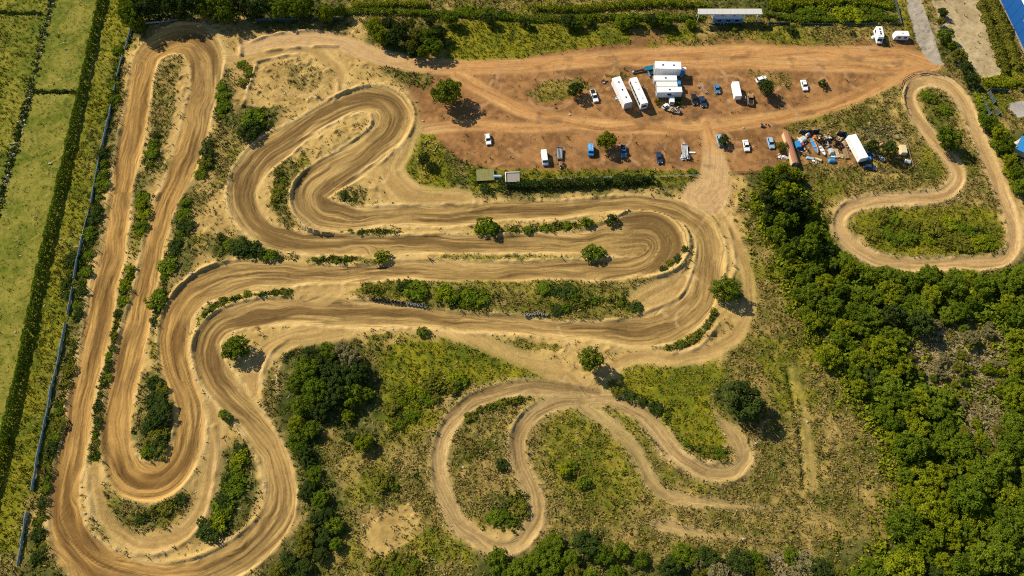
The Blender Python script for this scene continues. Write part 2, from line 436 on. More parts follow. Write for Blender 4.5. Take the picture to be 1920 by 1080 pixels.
lay('d', [(1400, 380), (1450, 400), (1500, 560), (1550, 660), (1620, 740), (1650, 800), (1690, 900), (1660, 1010), (1500, 1010), (1400, 900), (1440, 700), (1410, 560)], .8)
lay('r', [(1488, 252), (1585, 256), (1618, 300), (1600, 312), (1500, 306)], .75)
lay('g', [(-60, -10), (185, -10), (150, 170), (105, 350), (60, 560), (20, 760), (-60, 1000)])
lay('y', [(203, 0), (245, 0), (225, 110), (175, 350), (140, 500), (95, 720), (70, 830), (35, 1000), (0, 1000), (0, 900), (40, 720), (100, 430), (165, 180)], .6)
lay('y', [(-60, -10), (95, -10), (75, 80), (58, 160), (20, 280), (-40, 380)], .5)
Wt /= Wt.sum(0) + 1e-9
# the rough ground is greener and yellower in soft patches, with bare scuffs between
pt_ = sst(.02, .42, fbm(X / 13, Y / 13, 140, 4)) * .75
Wt[1] += Wt[2] * pt_; Wt[2] *= 1 - pt_
pt_ = sst(.22, .5, fbm(X / 6, Y / 6, 150, 4)) * .5
Wt[3] += Wt[2] * pt_; Wt[2] *= 1 - pt_
# lateral drift of the ruts, so that lines wander and cross
for (u_, s_, sd_) in ((uC, sC, 1), (uP, sP, 2), (uS, sS, 3), (uK, sK, 4), (uR, sR, 5)):
    u_ += 1.3 * vn(s_ / 17, u_ / 5, 600 + sd_) + .5 * vn(s_ / 6, u_ / 3, 610 + sd_)

# ------------------------------------------------------------------ height
near = np.minimum(np.minimum(eC, eP), np.minimum(eS, eK))
near = np.minimum(near, eR)
rough = 0.05 * Wt[0] + 0.10 * Wt[1] + 0.20 * Wt[2] + 0.10 * Wt[3] + 0.05 * Wt[4] + 0.28 * Wt[5] + 0.22 * Wt[6] + 0.05 * Wt[7]
offtrack = sst(-0.3, 1.5, near)
Hh = 0.35 * fbm(X / 30, Y / 30, 1, 3)
Hh = Hh + offtrack * rough * (fbm(X / 1.7, Y / 1.7, 2, 3) * 1.5 + 0.6 * fbm(X / 5.5, Y / 5.5, 8, 2))


def carve(e, u, s, hw, k, depth, berm, rut, bank, seed):
    global Hh
    q = np.clip(np.abs(u) / hw, 0, 1)
    on = sst(0.4, -0.8, e)
    out = np.sign(u) * -np.sign(k) > 0
    kap = np.clip(np.abs(k) * 11 - 0.15, 0, 1)
    Hh = Hh - depth * on
    ridge = np.exp(-((e - 0.35) / 0.55) ** 2) * (0.35 + 1.0 * vn(s / 6, np.sign(u) * 9.3, seed) + 0.6 * vn(s / 1.4, np.sign(u) * 5.1, seed + 1))
    Hh = Hh + berm * np.clip(ridge, 0, 2) * (1 + 0.6 * kap * out)
    Hh = Hh + bank * kap * out * np.where(e < 0, q ** 2.5, np.exp(-np.clip(e, 0, 20) / 1.8))
    ruts = vn(s / 16, u / 0.95, seed + 2) + 0.8 * vn(s / 9, u / 0.6, seed + 3)
    swell = vn(s / 9, 0.3 + 0 * u, seed + 4) * np.where(np.abs(k) < 0.02, 1, 0.25)
    Hh = Hh + on * (rut * ruts * (0.35 + 0.65 * sst(-.4, .5, vn(s / 22, u / 4, seed + 5))) + 0.25 * depth * swell)


carve(eC, uC, sC, hC, kC, 0.30, 0.42, 0.050, 1.0, 200)
carve(eP, uP, sP, hP, kP, 0.18, 0.22, 0.060, 0.4, 230)
carve(eS, uS, sS, hS, kS, 0.18, 0.26, 0.040, 0.4, 260)
carve(eK, uK, sK, hK, kK, 0.06, 0.06, 0.030, 0.0, 290)
carve(eR, uR, sR, hR, kR, 0.05, 0.04, 0.035, 0.0, 320)
for h_, (e_, u_, s_, hw_, k_) in RD:
    d_ = np.abs(u_)
    Hh = Hh + h_ * np.exp(-(d_ / .62) ** 2) * (e_ < 50) * (.75 + .5 * vn(s_ / 2.2, 0 * s_, 480))
# small spoil heaps beside the tracks
heap = np.clip(fbm(X / 2.6, Y / 2.6, 60, 3) - 0.28, 0, 1) * Wt[3] * sst(1.0, 2.5, near) * 1.6
Hh = Hh + heap
for (px_, py_, rr, hh) in ((950, 560, 9, 0.9), (850, 552, 10, 0.9), (1090, 560, 12, 0.9), (720, 545, 8, .6), (640, 260, 9, .5), (290, 775, 6, 0.6), (325, 180, 6, .5), (430, 930, 6, .6), (560, 150, 12, .4)):
    c_ = pix(px_, py_)
    Hh = Hh + hh * np.exp(-(((X - c_.x) / rr) ** 2 + ((Y - c_.y) / (rr * .55)) ** 2)) * sst(0, 2, near)
edge = np.minimum(np.minimum(X - GX[0], GX[-1] - X), np.minimum(Y - GY[0], GY[-1] - Y))
Hh = (Hh * sst(0, 12, edge)).astype(np.float32)


def hz(x, y):
    """terrain height at a point"""
    a = min(max((x - GX[0]) / GS, 0), NX - 1.001); b = min(max((y - GY[0]) / GS, 0), NY - 1.001)
    i, j = int(a), int(b)
    s, t = a - i, b - j
    return float((Hh[j, i] * (1 - s) + Hh[j, i + 1] * s) * (1 - t) + (Hh[j + 1, i] * (1 - s) + Hh[j + 1, i + 1] * s) * t)


# ------------------------------------------------------------------ ground colours (albedo)
def mixc(a, b, t):
    return a + (np.asarray(b, np.float32) - a) * t[..., None]


PAL = {  # two tones of each cover
    'g': ((.096, .118, .009), (.222, .196, .032)), 'y': ((.090, .112, .006), (.220, .195, .012)), 'd': ((.084, .090, .012), (.285, .208, .055)),
    's': ((.300, .196, .060), (.470, .315, .104)), 'r': ((.172, .085, .031), (.330, .166, .060)), 'k': ((.050, .060, .012), (.130, .120, .030)),
    'b': ((.130, .110, .050), (.300, .245, .130)), 't': ((.300, .225, .115), (.430, .335, .185))}
n_lo = fbm(X / 7, Y / 7, 70, 4)
n_hi = fbm(X / 1.3, Y / 1.3, 71, 3)
tone = np.clip(0.5 + 0.9 * n_lo + 0.8 * n_hi, 0, 1)
col = np.zeros((NY, NX, 3), np.float32)
for k, c in enumerate(TY):
    A, B = (np.array(v, np.float32) for v in PAL[c])
    col += Wt[k][..., None] * (A + (B - A) * tone[..., None])
# worn sandy verge along the circuit
fr = sst(3.4, 0.2, eC + 1.8 * n_lo + 1.2 * n_hi) * (1 - .7 * np.clip(Wt[1] + Wt[2] + Wt[5], 0, 1)) * (1 - Wt[0])
col = mixc(col, (.50, .335, .115), fr * 0.7)
fr = sst(2.2, 0.0, np.minimum(eP, eS) + 0.8 * n_hi)
col = mixc(col, (.44, .30, .13), fr * 0.55)


def paint(col, e, u, s, hw, k, mid, pale, dark, soft, seed, amt=1.0):
    q = np.clip(np.abs(u) / hw, 0, 1)
    on = sst(soft, -soft, e + 0.35 * n_hi) * amt
    st = vn(s / 20, u / 1.1, seed) * .6 + vn(s / 11, u / 0.62, seed + 1) * .6
    big = vn(s / 30, u / 3.2, seed + 2)
    c = np.zeros_like(col) + np.asarray(mid, np.float32)
    c = mixc(c, pale, np.clip(sst(0.62, 1.0, q) * 0.85 + 0.45 * st + 0.20 * big, 0, 1))
    groove = np.clip(sst(0.05, 0.75, -st + 0.55 * big + 0.5 * (1 - q) - 0.20 + np.clip(np.abs(k) * 6, 0, .25)), 0, 1) * sst(1.0, 0.8, q)
    c = mixc(c, dark, groove * 0.80)
    return mixc2(col, c, on)


def mixc2(a, b, t):
    return a + (b - a) * t[..., None]


warm = sst(430, 300, PX)                       # the far straights are of a redder soil
fadeK = np.where((sK >= 8000) & (sK < 9000), .35, 1)
col = paint(col, eK, uK, sK, hK, kK, (.42, .275, .098), (.50, .335, .125), (.31, .19, .066), 1.6, 410, 0.85 * fadeK)
col = paint(col, eR, uR, sR, hR, kR, (.44, .228, .080), (.54, .310, .115), (.31, .148, .050), 1.2, 420, 1.0)
col = mixc(col, (.40, .235, .11), sst(.4, -.1, eM) * .7 * Wt[4] * sst(-.5, .3, vn(sM / 5, uM, 77)))
mk_ = sst(.4, -.2, eM) * .42 * (Wt[3] + .6 * sst(.5, -.5, eC)).clip(0, 1) * sst(-.4, .4, vn(sM / 4, uM, 78))
pale_r = np.maximum(sst(900, 700, PX), sst(255, 300, PY) * (PX > 1250)) * sst(1.2, -.5, eR)
col = mixc(col, (.47, .315, .145), pale_r * .8)
col = paint(col, eP, uP, sP, hP, kP, (.345, .232, .092), (.45, .31, .13), (.19, .120, .045), 0.7, 430, np.where(PX > 1325, .75, 1) * np.where((sP > 2000), .3, np.where(sP > 1000, .5, 1)))
col = paint(col, eS, uS, sS, hS, kS, (.43, .28, .115), (.52, .35, .155), (.30, .185, .072), 0.5, 440)
main = paint(col, eC, uC, sC, hC, kC, (.325, .208, .070), (.500, .336, .122), (.120, .068, .022), 0.5, 400)
redder = main * np.array([1.03, .92, .78], np.float32)
col = mixc2(main, redder, warm * sst(.5, -.5, eC))
col = np.where((np.floor(sM / 1000) % 2 > 0)[..., None], mixc(col, (.27, .165, .062), mk_), mixc(col, (.58, .41, .19), mk_))
wet = sst(.12, .5, fbm(sC / 9, uC / 2.6, 170, 3)) * sst(.3, -.6, eC) * .42
col = mixc(col, (.150, .088, .032), wet)
damp = sst(.25, .55, fbm(X / 5, Y / 3.5, 160, 4)) * Wt[4] * .45
col = mixc(col, (.105, .060, .034), damp)
# paler tone along the crest of the berms
crest = np.exp(-((eC - 0.35) / 0.45) ** 2) * sst(-.35, .4, vn(sC / 6, np.sign(uC) * 7.7, 450))
col = mixc(col, (.58, .41, .175), crest * 0.7 * (1 - 0.5 * Wt[5]))
crest = np.exp(-((eS - 0.2) / 0.4) ** 2) * sst(-.2, .5, vn(sS / 5, np.sign(uS) * 7.7, 451))
col = mixc(col, (.58, .42, .21), crest * 0.6)
for h_, (e_, u_, s_, hw_, k_) in RD:
    if h_ > 0:
        col = mixc(col, (.56, .39, .18), np.exp(-(np.abs(u_) / .7) ** 2) * (e_ < 50) * .6 * sst(-.6, .3, vn(s_ / 3, 0 * s_, 481)))
col = np.clip(col, 0.01, 0.9)

on_all = np.maximum.reduce([sst(.6, -.4, eC), sst(.6, -.4, eP) * .8, sst(.6, -.4, eS) * .8, sst(.8, -.6, eK) * .5, sst(.8, -.6, eR) * .6])
pick = np.argmin(np.stack([eC, eP, eS, eK, eR]), 0)
TU = np.choose(pick, [uC, uP, uS, uK, uR]).astype(np.float32)
TS = np.choose(pick, [sC, sP + 3000, sS + 6000, sK + 9000, sR + 15000]).astype(np.float32)
leafy = (Wt[0] * .5 + Wt[1] + Wt[2] + Wt[5] + Wt[6] * .8) * (1 - on_all)

# which piece of the setting each cell belongs to
asph = poly([(1690, -40), (1699, 5), (1707, 35), (1717, 75), (1734, 104), (1752, 122), (1772, 122), (1765, 113), (1755, 80), (1743, 40), (1727, 0), (1722, -40)], 0.6)
concrete = poly([(1893, 193), (1910, 190), (1945, 186), (1950, 215), (1918, 219), (1904, 220), (1900, 208), (1891, 203)], 0.6)
CLS = np.zeros((NY, NX), np.int8)
CLS[Wt[4] > .5] = 6
CLS[Wt[7] > .5] = 7
CLS[(Wt[0] > .5) & (PX < 260)] = 8
CLS[eK < 0] = 5
CLS[eR < 0] = 4
CLS[eS < 0.1] = 3
CLS[eP < 0.1] = 2
CLS[eC < 0.1] = 1
CLS[asph] = 9
CLS[concrete] = 10
NAMES = ['ground', 'dirt_circuit', 'practice_track', 'small_loop_track', 'dirt_road', 'dirt_path', 'paddock', 'gravel_yard', 'pasture', 'asphalt_road', 'concrete_pad']
col[asph] = np.array((.33, .285, .22), np.float32) * (0.92 + 0.16 * tone[asph][:, None])
col[concrete] = np.array((.36, .33, .29), np.float32) * (0.85 + 0.3 * tone[concrete][:, None])
# ------------------------------------------------------------------ materials
def new_mat(name, rough=0.9, spec=0.15):
    m = bpy.data.materials.new(name)
    m.use_nodes = True
    b = m.node_tree.nodes['Principled BSDF']
    b.inputs['Roughness'].default_value = rough
    b.inputs['Specular IOR Level'].default_value = spec
    return m, m.node_tree.nodes, m.node_tree.links, b


def nd(nodes, kind, **kw):
    n = nodes.new(kind)
    for k, v in kw.items():
        setattr(n, k, v)
    return n


def math_n(nodes, links, op, a, b=None, c=None, clamp=False):
    n = nodes.new('ShaderNodeMath'); n.operation = op; n.use_clamp = clamp
    for i, v in enumerate((a, b, c)):
        if v is None:
            continue
        if isinstance(v, (int, float)):
            n.inputs[i].default_value = v
        else:
            links.new(v, n.inputs[i])
    return n.outputs[0]


def noise_n(nodes, links, vec, scale, detail=3, rough=0.55, dist=0.0):
    n = nodes.new('ShaderNodeTexNoise')
    n.inputs['Scale'].default_value = scale
    n.inputs['Detail'].default_value = detail
    n.inputs['Roughness'].default_value = rough
    n.inputs['Distortion'].default_value = dist
    links.new(vec, n.inputs['Vector'])
    return n.outputs['Fac']


def scale_col(nodes, links, colour, fac):
    v = nodes.new('ShaderNodeVectorMath'); v.operation = 'SCALE'
    links.new(colour, v.inputs[0]); links.new(fac, v.inputs['Scale'])
    return v.outputs[0]


def soil_material(name, streak=0.5, grain=0.35, bump=0.5):
    m, N, L, b = new_mat(name, 0.95, 0.08)
    at = lambda nm: nd(N, 'ShaderNodeAttribute', attribute_name=nm)
    colr, tu, ts, tm, lf = at('Col'), at('tu'), at('ts'), at('tm'), at('lf')
    geo = N.new('ShaderNodeNewGeometry')
    cx = N.new('ShaderNodeCombineXYZ')
    L.new(math_n(N, L, 'MULTIPLY', ts.outputs['Fac'], 0.045), cx.inputs[0])
    wob = math_n(N, L, 'MULTIPLY', math_n(N, L, 'SUBTRACT', noise_n(N, L, geo.outputs['Position'], 0.11, 2, 0.5), 0.5), 2.4)
    tuw = math_n(N, L, 'ADD', tu.outputs['Fac'], wob)
    L.new(math_n(N, L, 'MULTIPLY', tuw, 1.25), cx.inputs[1])
    st = noise_n(N, L, cx.outputs[0], 1.35, 3, 0.6, 0.35)
    # tyre streaks: only on the tracks
    s1 = math_n(N, L, 'SUBTRACT', st, 0.5)
    s1 = math_n(N, L, 'MULTIPLY', math_n(N, L, 'MULTIPLY', s1, tm.outputs['Fac']), 2.6 * streak)
    fine = noise_n(N, L, geo.outputs['Position'], 2.2, 4, 0.62)
    mid = noise_n(N, L, geo.outputs['Position'], 0.55, 3, 0.55, 0.6)
    g1 = math_n(N, L, 'MULTIPLY', math_n(N, L, 'SUBTRACT', fine, 0.5), grain * 2)
    g2 = math_n(N, L, 'MULTIPLY', math_n(N, L, 'SUBTRACT', mid, 0.5), grain * 1.5)
    # patchy sward: stronger contrast where plants grow
    sw = noise_n(N, L, geo.outputs['Position'], 1.15, 4, 0.7, 1.6)
    g3 = math_n(N, L, 'MULTIPLY', math_n(N, L, 'MULTIPLY', math_n(N, L, 'SUBTRACT', sw, 0.5), lf.outputs['Fac']), 1.7)
    # single wheel ruts, broken up along the track
    cy = N.new('ShaderNodeCombineXYZ')
    L.new(math_n(N, L, 'MULTIPLY', ts.outputs['Fac'], 0.05), cy.inputs[0]); L.new(math_n(N, L, 'MULTIPLY', tuw, 0.85), cy.inputs[1])
    rn = noise_n(N, L, cy.outputs[0], 1.0, 2, 0.5, 0.5)
    rut = math_n(N, L, 'SUBTRACT', 1.0, math_n(N, L, 'DIVIDE', math_n(N, L, 'ABSOLUTE', math_n(N, L, 'SUBTRACT', rn, 0.5)), 0.022), clamp=True)
    br = noise_n(N, L, geo.outputs['Position'], 0.12, 2, 0.5)
    rut = math_n(N, L, 'MULTIPLY', math_n(N, L, 'MULTIPLY', rut, tm.outputs['Fac']), math_n(N, L, 'MULTIPLY', math_n(N, L, 'SUBTRACT', br, 0.38), 4.0, clamp=True))
    s1 = math_n(N, L, 'SUBTRACT', s1, math_n(N, L, 'MULTIPLY', rut, 0.55 * streak))
    f = math_n(N, L, 'ADD', math_n(N, L, 'ADD', math_n(N, L, 'ADD', g1, g2), math_n(N, L, 'ADD', s1, g3)), 1.0)
    f = math_n(N, L, 'MINIMUM', math_n(N, L, 'MAXIMUM', f, 0.35), 1.7)
    L.new(scale_col(N, L, colr.outputs['Color'], f), b.inputs['Base Color'])
    hgt = math_n(N, L, 'ADD', math_n(N, L, 'MULTIPLY', st, math_n(N, L, 'MULTIPLY', tm.outputs['Fac'], 0.16)), math_n(N, L, 'MULTIPLY', fine, 0.10))
    hgt = math_n(N, L, 'ADD', hgt, math_n(N, L, 'MULTIPLY', sw, math_n(N, L, 'MULTIPLY', lf.outputs['Fac'], 0.32)))
    hgt = math_n(N, L, 'SUBTRACT', hgt, math_n(N, L, 'MULTIPLY', rut, 0.10))
    bp = N.new('ShaderNodeBump')
    bp.inputs['Strength'].default_value = bump
    bp.inputs['Distance'].default_value = 1.0
    L.new(hgt, bp.inputs['Height'])
    L.new(bp.outputs[0], b.inputs['Normal'])
    return m


M_SOIL = {'ground': soil_material('soil_and_sward'), 'dirt_circuit': soil_material('raked_track_dirt', 0.75, 0.28), 'practice_track': soil_material('rutted_dirt', 0.8),
          'small_loop_track': soil_material('pale_packed_dirt', 0.5), 'dirt_road': soil_material('orange_road_dirt', 0.55), 'dirt_path': soil_material('sandy_path_dirt', 0.5),
          'paddock': soil_material('red_paddock_dirt', 0.4, 0.40), 'gravel_yard': soil_material('tan_gravel', 0.2, 0.45), 'pasture': soil_material('pasture_sward', 0.2, 0.4),
          'asphalt_road': soil_material('worn_asphalt', 0.0, 0.12, 0.15), 'concrete_pad': soil_material('stained_concrete', 0.0, 0.25, 0.2)}


def paint_mat(name, rgb, rough=0.45, spec=0.4, metal=0.0, wear=0.12, scale=1.2):
    m, N, L, b = new_mat(name, rough, spec)
    b.inputs['Metallic'].default_value = metal
    tc = N.new('ShaderNodeTexCoord')
    n1 = noise_n(N, L, tc.outputs['Object'], scale, 4, 0.6)
    f = math_n(N, L, 'ADD', math_n(N, L, 'MULTIPLY', math_n(N, L, 'SUBTRACT', n1, 0.5), wear * 2), 1.0)
    c = N.new('ShaderNodeRGB'); c.outputs[0].default_value = (*rgb, 1)
    L.new(scale_col(N, L, c.outputs[0], f), b.inputs['Base Color'])
    return m


PM = {}
for nm_, rgb_, rg_, sp_, w_ in (
        ('white_paint', (.80, .80, .78), .35, .5, .05), ('off_white_panel', (.72, .71, .68), .5, .4, .08), ('grey_panel', (.42, .43, .44), .5, .4, .1), ('dark_glass', (.012, .016, .022), .08, .6, .05),
        ('black_rubber', (.02, .02, .02), .9, .2, .2), ('black_paint', (.018, .02, .024), .3, .5, .1), ('navy_paint', (.025, .045, .085), .3, .5, .1), ('silver_paint', (.45, .47, .49), .3, .5, .06),
        ('sky_blue_paint', (.05, .30, .62), .35, .5, .06), ('pale_blue_paint', (.30, .46, .60), .35, .5, .06), ('steel_blue_paint', (.08, .20, .34), .35, .5, .08), ('teal_paint', (.02, .13, .19), .35, .5, .1),
        ('tan_paint', (.33, .20, .07), .5, .3, .15), ('galvanised_steel', (.38, .40, .42), .45, .5, .12), ('rusty_steel', (.20, .09, .045), .8, .2, .3), ('terracotta_roof', (.33, .15, .085), .85, .2, .2),
        ('red_paint', (.50, .06, .035), .4, .4, .1), ('orange_paint', (.60, .20, .04), .4, .4, .1), ('amber_lens', (.6, .25, .03), .2, .5, .05), ('red_lens', (.45, .02, .02), .2, .5, .05), ('clear_lens', (.75, .77, .8), .1, .6, .03),
        ('weathered_wood', (.26, .18, .10), .9, .1, .3), ('pale_wood', (.50, .36, .19), .85, .1, .25), ('blue_tarp', (.03, .22, .52), .55, .35, .15), ('blue_cladding', (.010, .085, .30), .45, .4, .08),
        ('cream_grey_roof', (.52, .50, .46), .7, .3, .12), ('white_roof_sheet', (.78, .80, .82), .5, .4, .05), ('concrete_block', (.27, .24, .20), .9, .15, .2), ('bark', (.10, .07, .045), .95, .1, .3), ('stone', (.40, .35, .26), .95, .1, .3), ('grey_stone', (.20, .20, .19), .95, .1, .3),
        ('shade_net', (.05, .085, .085), .9, .1, .3), ('pale_net', (.33, .42, .45), .9, .1, .4), ('straw', (.45, .33, .14), .95, .1, .3), ('pink_plastic', (.60, .25, .24), .5, .3, .1), ('cream_panel', (.62, .50, .30), .6, .3, .1),
        ('green_tarp', (.20, .19, .075), .95, .05, .5), ('chrome_wheel', (.5, .5, .5), .3, .5, .05)):
    PM[nm_] = paint_mat(nm_, rgb_, rg_, sp_, 0.0, w_)


def leaf_material(name, a, b_, trans=0.25):
    m = bpy.data.materials.new(name)
    m.use_nodes = True
    N, L = m.node_tree.nodes, m.node_tree.links
    N.clear()
    out = N.new('ShaderNodeOutputMaterial')
    at = nd(N, 'ShaderNodeAttribute', attribute_name='lv')
    oi = N.new('ShaderNodeObjectInfo')
    f = math_n(N, L, 'ADD', math_n(N, L, 'MULTIPLY', at.outputs['Fac'], 0.65), math_n(N, L, 'MULTIPLY', oi.outputs['Random'], 0.35))
    mx = nd(N, 'ShaderNodeMix', data_type='RGBA')
    mx.inputs[6].default_value = (*a, 1); mx.inputs[7].default_value = (*b_, 1)
    L.new(f, mx.inputs[0])
    d = N.new('ShaderNodeBsdfDiffuse'); t = N.new('ShaderNodeBsdfTranslucent')
    L.new(mx.outputs[2], d.inputs[0]); L.new(mx.outputs[2], t.inputs[0])
    ms = N.new('ShaderNodeMixShader'); ms.inputs[0].default_value = trans
    L.new(d.outputs[0], ms.inputs[1]); L.new(t.outputs[0], ms.inputs[2])
    L.new(ms.outputs[0], out.inputs[0])
    return m


LEAF = {'green': leaf_material('leaf_green', (.050, .092, .007), (.200, .248, .017)),
        'dark': leaf_material('leaf_dark', (.028, .050, .010), (.085, .115, .022)),
        'bright': leaf_material('leaf_bright', (.085, .128, .005), (.290, .305, .015)),
        'olive': leaf_material('leaf_olive', (.085, .098, .010), (.235, .215, .028)),
        'grey': leaf_material('leaf_grey', (.17, .155, .06), (.34, .29, .13), .3)}


def vc_material(name, trans=0.2):
    m = bpy.data.materials.new(name)
    m.use_nodes = True
    N, L = m.node_tree.nodes, m.node_tree.links
    N.clear()
    out = N.new('ShaderNodeOutputMaterial')
    at = nd(N, 'ShaderNodeAttribute', attribute_name='Col')
    geo = N.new('ShaderNodeNewGeometry')
    n1 = noise_n(N, L, geo.outputs['Position'], 3.0, 2)
    c = scale_col(N, L, at.outputs['Color'], math_n(N, L, 'ADD', n1, 0.5))
    d = N.new('ShaderNodeBsdfDiffuse'); t = N.new('ShaderNodeBsdfTranslucent')
    L.new(c, d.inputs[0]); L.new(c, t.inputs[0])
    ms = N.new('ShaderNodeMixShader'); ms.inputs[0].default_value = trans
    L.new(d.outputs[0], ms.inputs[1]); L.new(t.outputs[0], ms.inputs[2])
    L.new(ms.outputs[0], out.inputs[0])
    return m


M_BLADES = vc_material('grass_blades')


# ------------------------------------------------------------------ object helpers
def tag(o, label=None, cat=None, group=None, kind=None):
    if label: o['label'] = label
    if cat: o['category'] = cat
    if group: o['group'] = group
    if kind: o['kind'] = kind
    return o


def link(name, mesh, parent=None):
    o = bpy.data.objects.new(name, mesh)
    C.objects.link(o)
    if parent is not None:
        o.parent = parent
    return o


def empty(name, loc, rz=0.0):
    o = bpy.data.objects.new(name, None)
    C.objects.link(o)
    o.empty_display_size = 0.3
    o.location = loc
    o.rotation_euler = (0, 0, rz)
    return o


def np_mesh(name, verts, faces, mat, attrs=(), cols=None, smooth=False):
    """faces: (n, 3) or (n, 4) array"""
    me = bpy.data.meshes.new(name)
    verts = np.ascontiguousarray(verts, np.float32); faces = np.ascontiguousarray(faces, np.int32)
    nf, k = faces.shape
    me.vertices.add(len(verts)); me.vertices.foreach_set('co', verts.ravel())
    me.loops.add(nf * k); me.loops.foreach_set('vertex_index', faces.ravel())
    me.polygons.add(nf); me.polygons.foreach_set('loop_start', np.arange(0, nf * k, k, dtype=np.int32))
    me.polygons.foreach_set('loop_total', np.full(nf, k, np.int32))
    me.polygons.foreach_set('use_smooth', np.full(nf, smooth, bool))
    me.update(calc_edges=True)
    for an, av in attrs:
        a = me.attributes.new(an, 'FLOAT', 'POINT'); a.data.foreach_set('value', np.ascontiguousarray(av, np.float32))
    if cols is not None:
        a = me.attributes.new('Col', 'FLOAT_COLOR', 'POINT')
        a.data.foreach_set('color', np.hstack([cols, np.ones((len(cols), 1))]).astype(np.float32).ravel())
    me.materials.append(mat)
    return me


# ------------------------------------------------------------------ the ground and what is laid on it
nyy, nxx = np.gradient(Hh, GS)
nrm = np.dstack([-nxx, -nyy, np.ones_like(Hh)]); nrm /= np.linalg.norm(nrm, axis=2)[..., None]
V = np.dstack([X, Y, Hh]).reshape(-1, 3)
ii = np.arange(NX * NY).reshape(NY, NX)
Q = np.stack([ii[:-1, :-1], ii[:-1, 1:], ii[1:, 1:], ii[1:, :-1]], -1).reshape(-1, 4)
fc = CLS[:-1, :-1].reshape(-1)
flat = lambda a: np.asarray(a, np.float32).reshape(-1)
colf, nrmf = col.reshape(-1, 3), nrm.reshape(-1, 3)
aTU, aTS, aTM, aLF = flat(TU), flat(TS), flat(on_all), flat(leafy)
for ci, nm_ in enumerate(NAMES):
    f = Q[fc == ci]
    if not len(f):
        continue
    used, inv = np.unique(f, return_inverse=True)
    f = inv.reshape(-1, 4)
    v = V[used]; nn = nrmf[used]; cc = colf[used]
    at_ = [('tu', aTU[used]), ('ts', aTS[used]), ('tm', aTM[used]), ('lf', aLF[used])]
    if ci == 0:                                  # the sheet goes on to the horizon
        x0, x1, y0, y1, B = GX[0], GX[-1], GY[0], GY[-1], 6000.0
        ring = np.array([(x0, y0), (x1, y0), (x1, y1), (x0, y1), (-B, -B), (B, -B), (B, B), (-B, B)])
        n0 = len(v)
        v = np.vstack([v, np.hstack([ring, np.zeros((8, 1))])]); nn = np.vstack([nn, np.tile((0, 0, 1.0), (8, 1))])
        cc = np.vstack([cc, np.tile((.16, .14, .03), (8, 1))])
        at_ = [(a, np.concatenate([b, np.full(8, .6 if a == 'lf' else 0)])) for a, b in at_]
        f = np.vstack([f, n0 + np.array([(4, 5, 1, 0), (5, 6, 2, 1), (6, 7, 3, 2), (7, 4, 0, 3)])])
    me = np_mesh(nm_, v, f, M_SOIL[nm_], at_, cc, True)
    me.normals_split_custom_set_from_vertices(nn.astype(np.float32).tolist())
    o = link(nm_, me)
    tag(o, kind='structure')


def sample(a, x, y):
    i = np.clip(((x - GX[0]) / GS + .5).astype(int), 0, NX - 1); j = np.clip(((y - GY[0]) / GS + .5).astype(int), 0, NY - 1)
    return a[..., j, i]


# ------------------------------------------------------------------ grass, dry grass and scrub: uncountable, one mass each
HARD = np.minimum(near, np.where(asph | concrete, -1, 9))


def scatter(n):
    x = rng.uniform(-205, 205, n); y = rng.uniform(-4, 216, n)
    px_, py_ = topix(x, y)
    ok = (px_ > -40) & (px_ < 1960) & (py_ > -30) & (py_ < 1110)
    return x[ok], y[ok]


def blades(name, label, weight, n, size, tones, nb=5, keep=None, clear=0.4):
    x, y = scatter(n)
    p = (sample(Wt, x, y) * np.array(weight)[:, None]).sum(0) * (0.35 + 1.3 * (0.5 + 0.5 * fbm(x / 3.2, y / 3.2, len(name) * 7, 3)))
    ok = (rng.random(len(x)) < p) & (sample(HARD, x, y) > clear)
    x, y = x[ok], y[ok]
    m = len(x)
    z = sample(Hh, x, y)
    base = np.stack([x, y, z - 0.03], 1)
    sc = rng.uniform(*size, m)
    t = np.clip(0.5 + 0.55 * fbm(x / 5, y / 5, 77, 3) + rng.normal(0, .22, m), 0, 1)
    A, B = np.array(tones[0]), np.array(tones[1])
    cc = A + (B - A) * t[:, None]
    vs, cs = [], []
    for k in range(nb):
        a = rng.uniform(0, 6.283, m); w = sc * rng.uniform(.28, .5, m); ln = sc * rng.uniform(.35, .85, m); h = sc * rng.uniform(.55, 1.0, m)
        dx, dy = np.cos(a), np.sin(a)
        o_ = sc * .25
        p0 = base + np.stack([dx * o_ - dy * w * .5, dy * o_ + dx * w * .5, 0 * a], 1)
        p1 = base + np.stack([dx * o_ + dy * w * .5, dy * o_ - dx * w * .5, 0 * a], 1)
        p2 = base + np.stack([dx * (o_ + ln), dy * (o_ + ln), h], 1)
        vs += [p0, p1, p2]
        ck = cc * rng.uniform(.75, 1.25, (m, 1))
        cs += [ck, ck, ck]
    vv = np.stack(vs, 1).reshape(-1, 3); cv = np.stack(cs, 1).reshape(-1, 3)
    me = np_mesh(name, vv, np.arange(len(vv)).reshape(-1, 3), M_BLADES, (), cv)
    o = link(name, me)
    tag(o, label, 'grass', kind='stuff')
    return m


#            g    y    d    s    r    k    b    t
blades('pasture_grass', 'short green and straw coloured grass tufts of the pasture beside the long hedge', (.36, 0, 0, 0, 0, 0, 0, 0), 120000, (.28, .55), ((.085, .108, .008), (.25, .215, .04)), 4)
blades('lush_grass', 'yellow green grass tufts between the tracks and along the paddock', (0, .80, .15, 0, 0, .2, 0, 0), 150000, (.35, .80), ((.075, .110, .005), (.25, .215, .014)), 5)
blades('dry_grass', 'dry olive and straw coloured grass tufts on the rough ground', (0, .1, .70, .085, .020, .1, .7, .02), 180000, (.35, .95), ((.085, .085, .016), (.33, .225, .075)), 5)
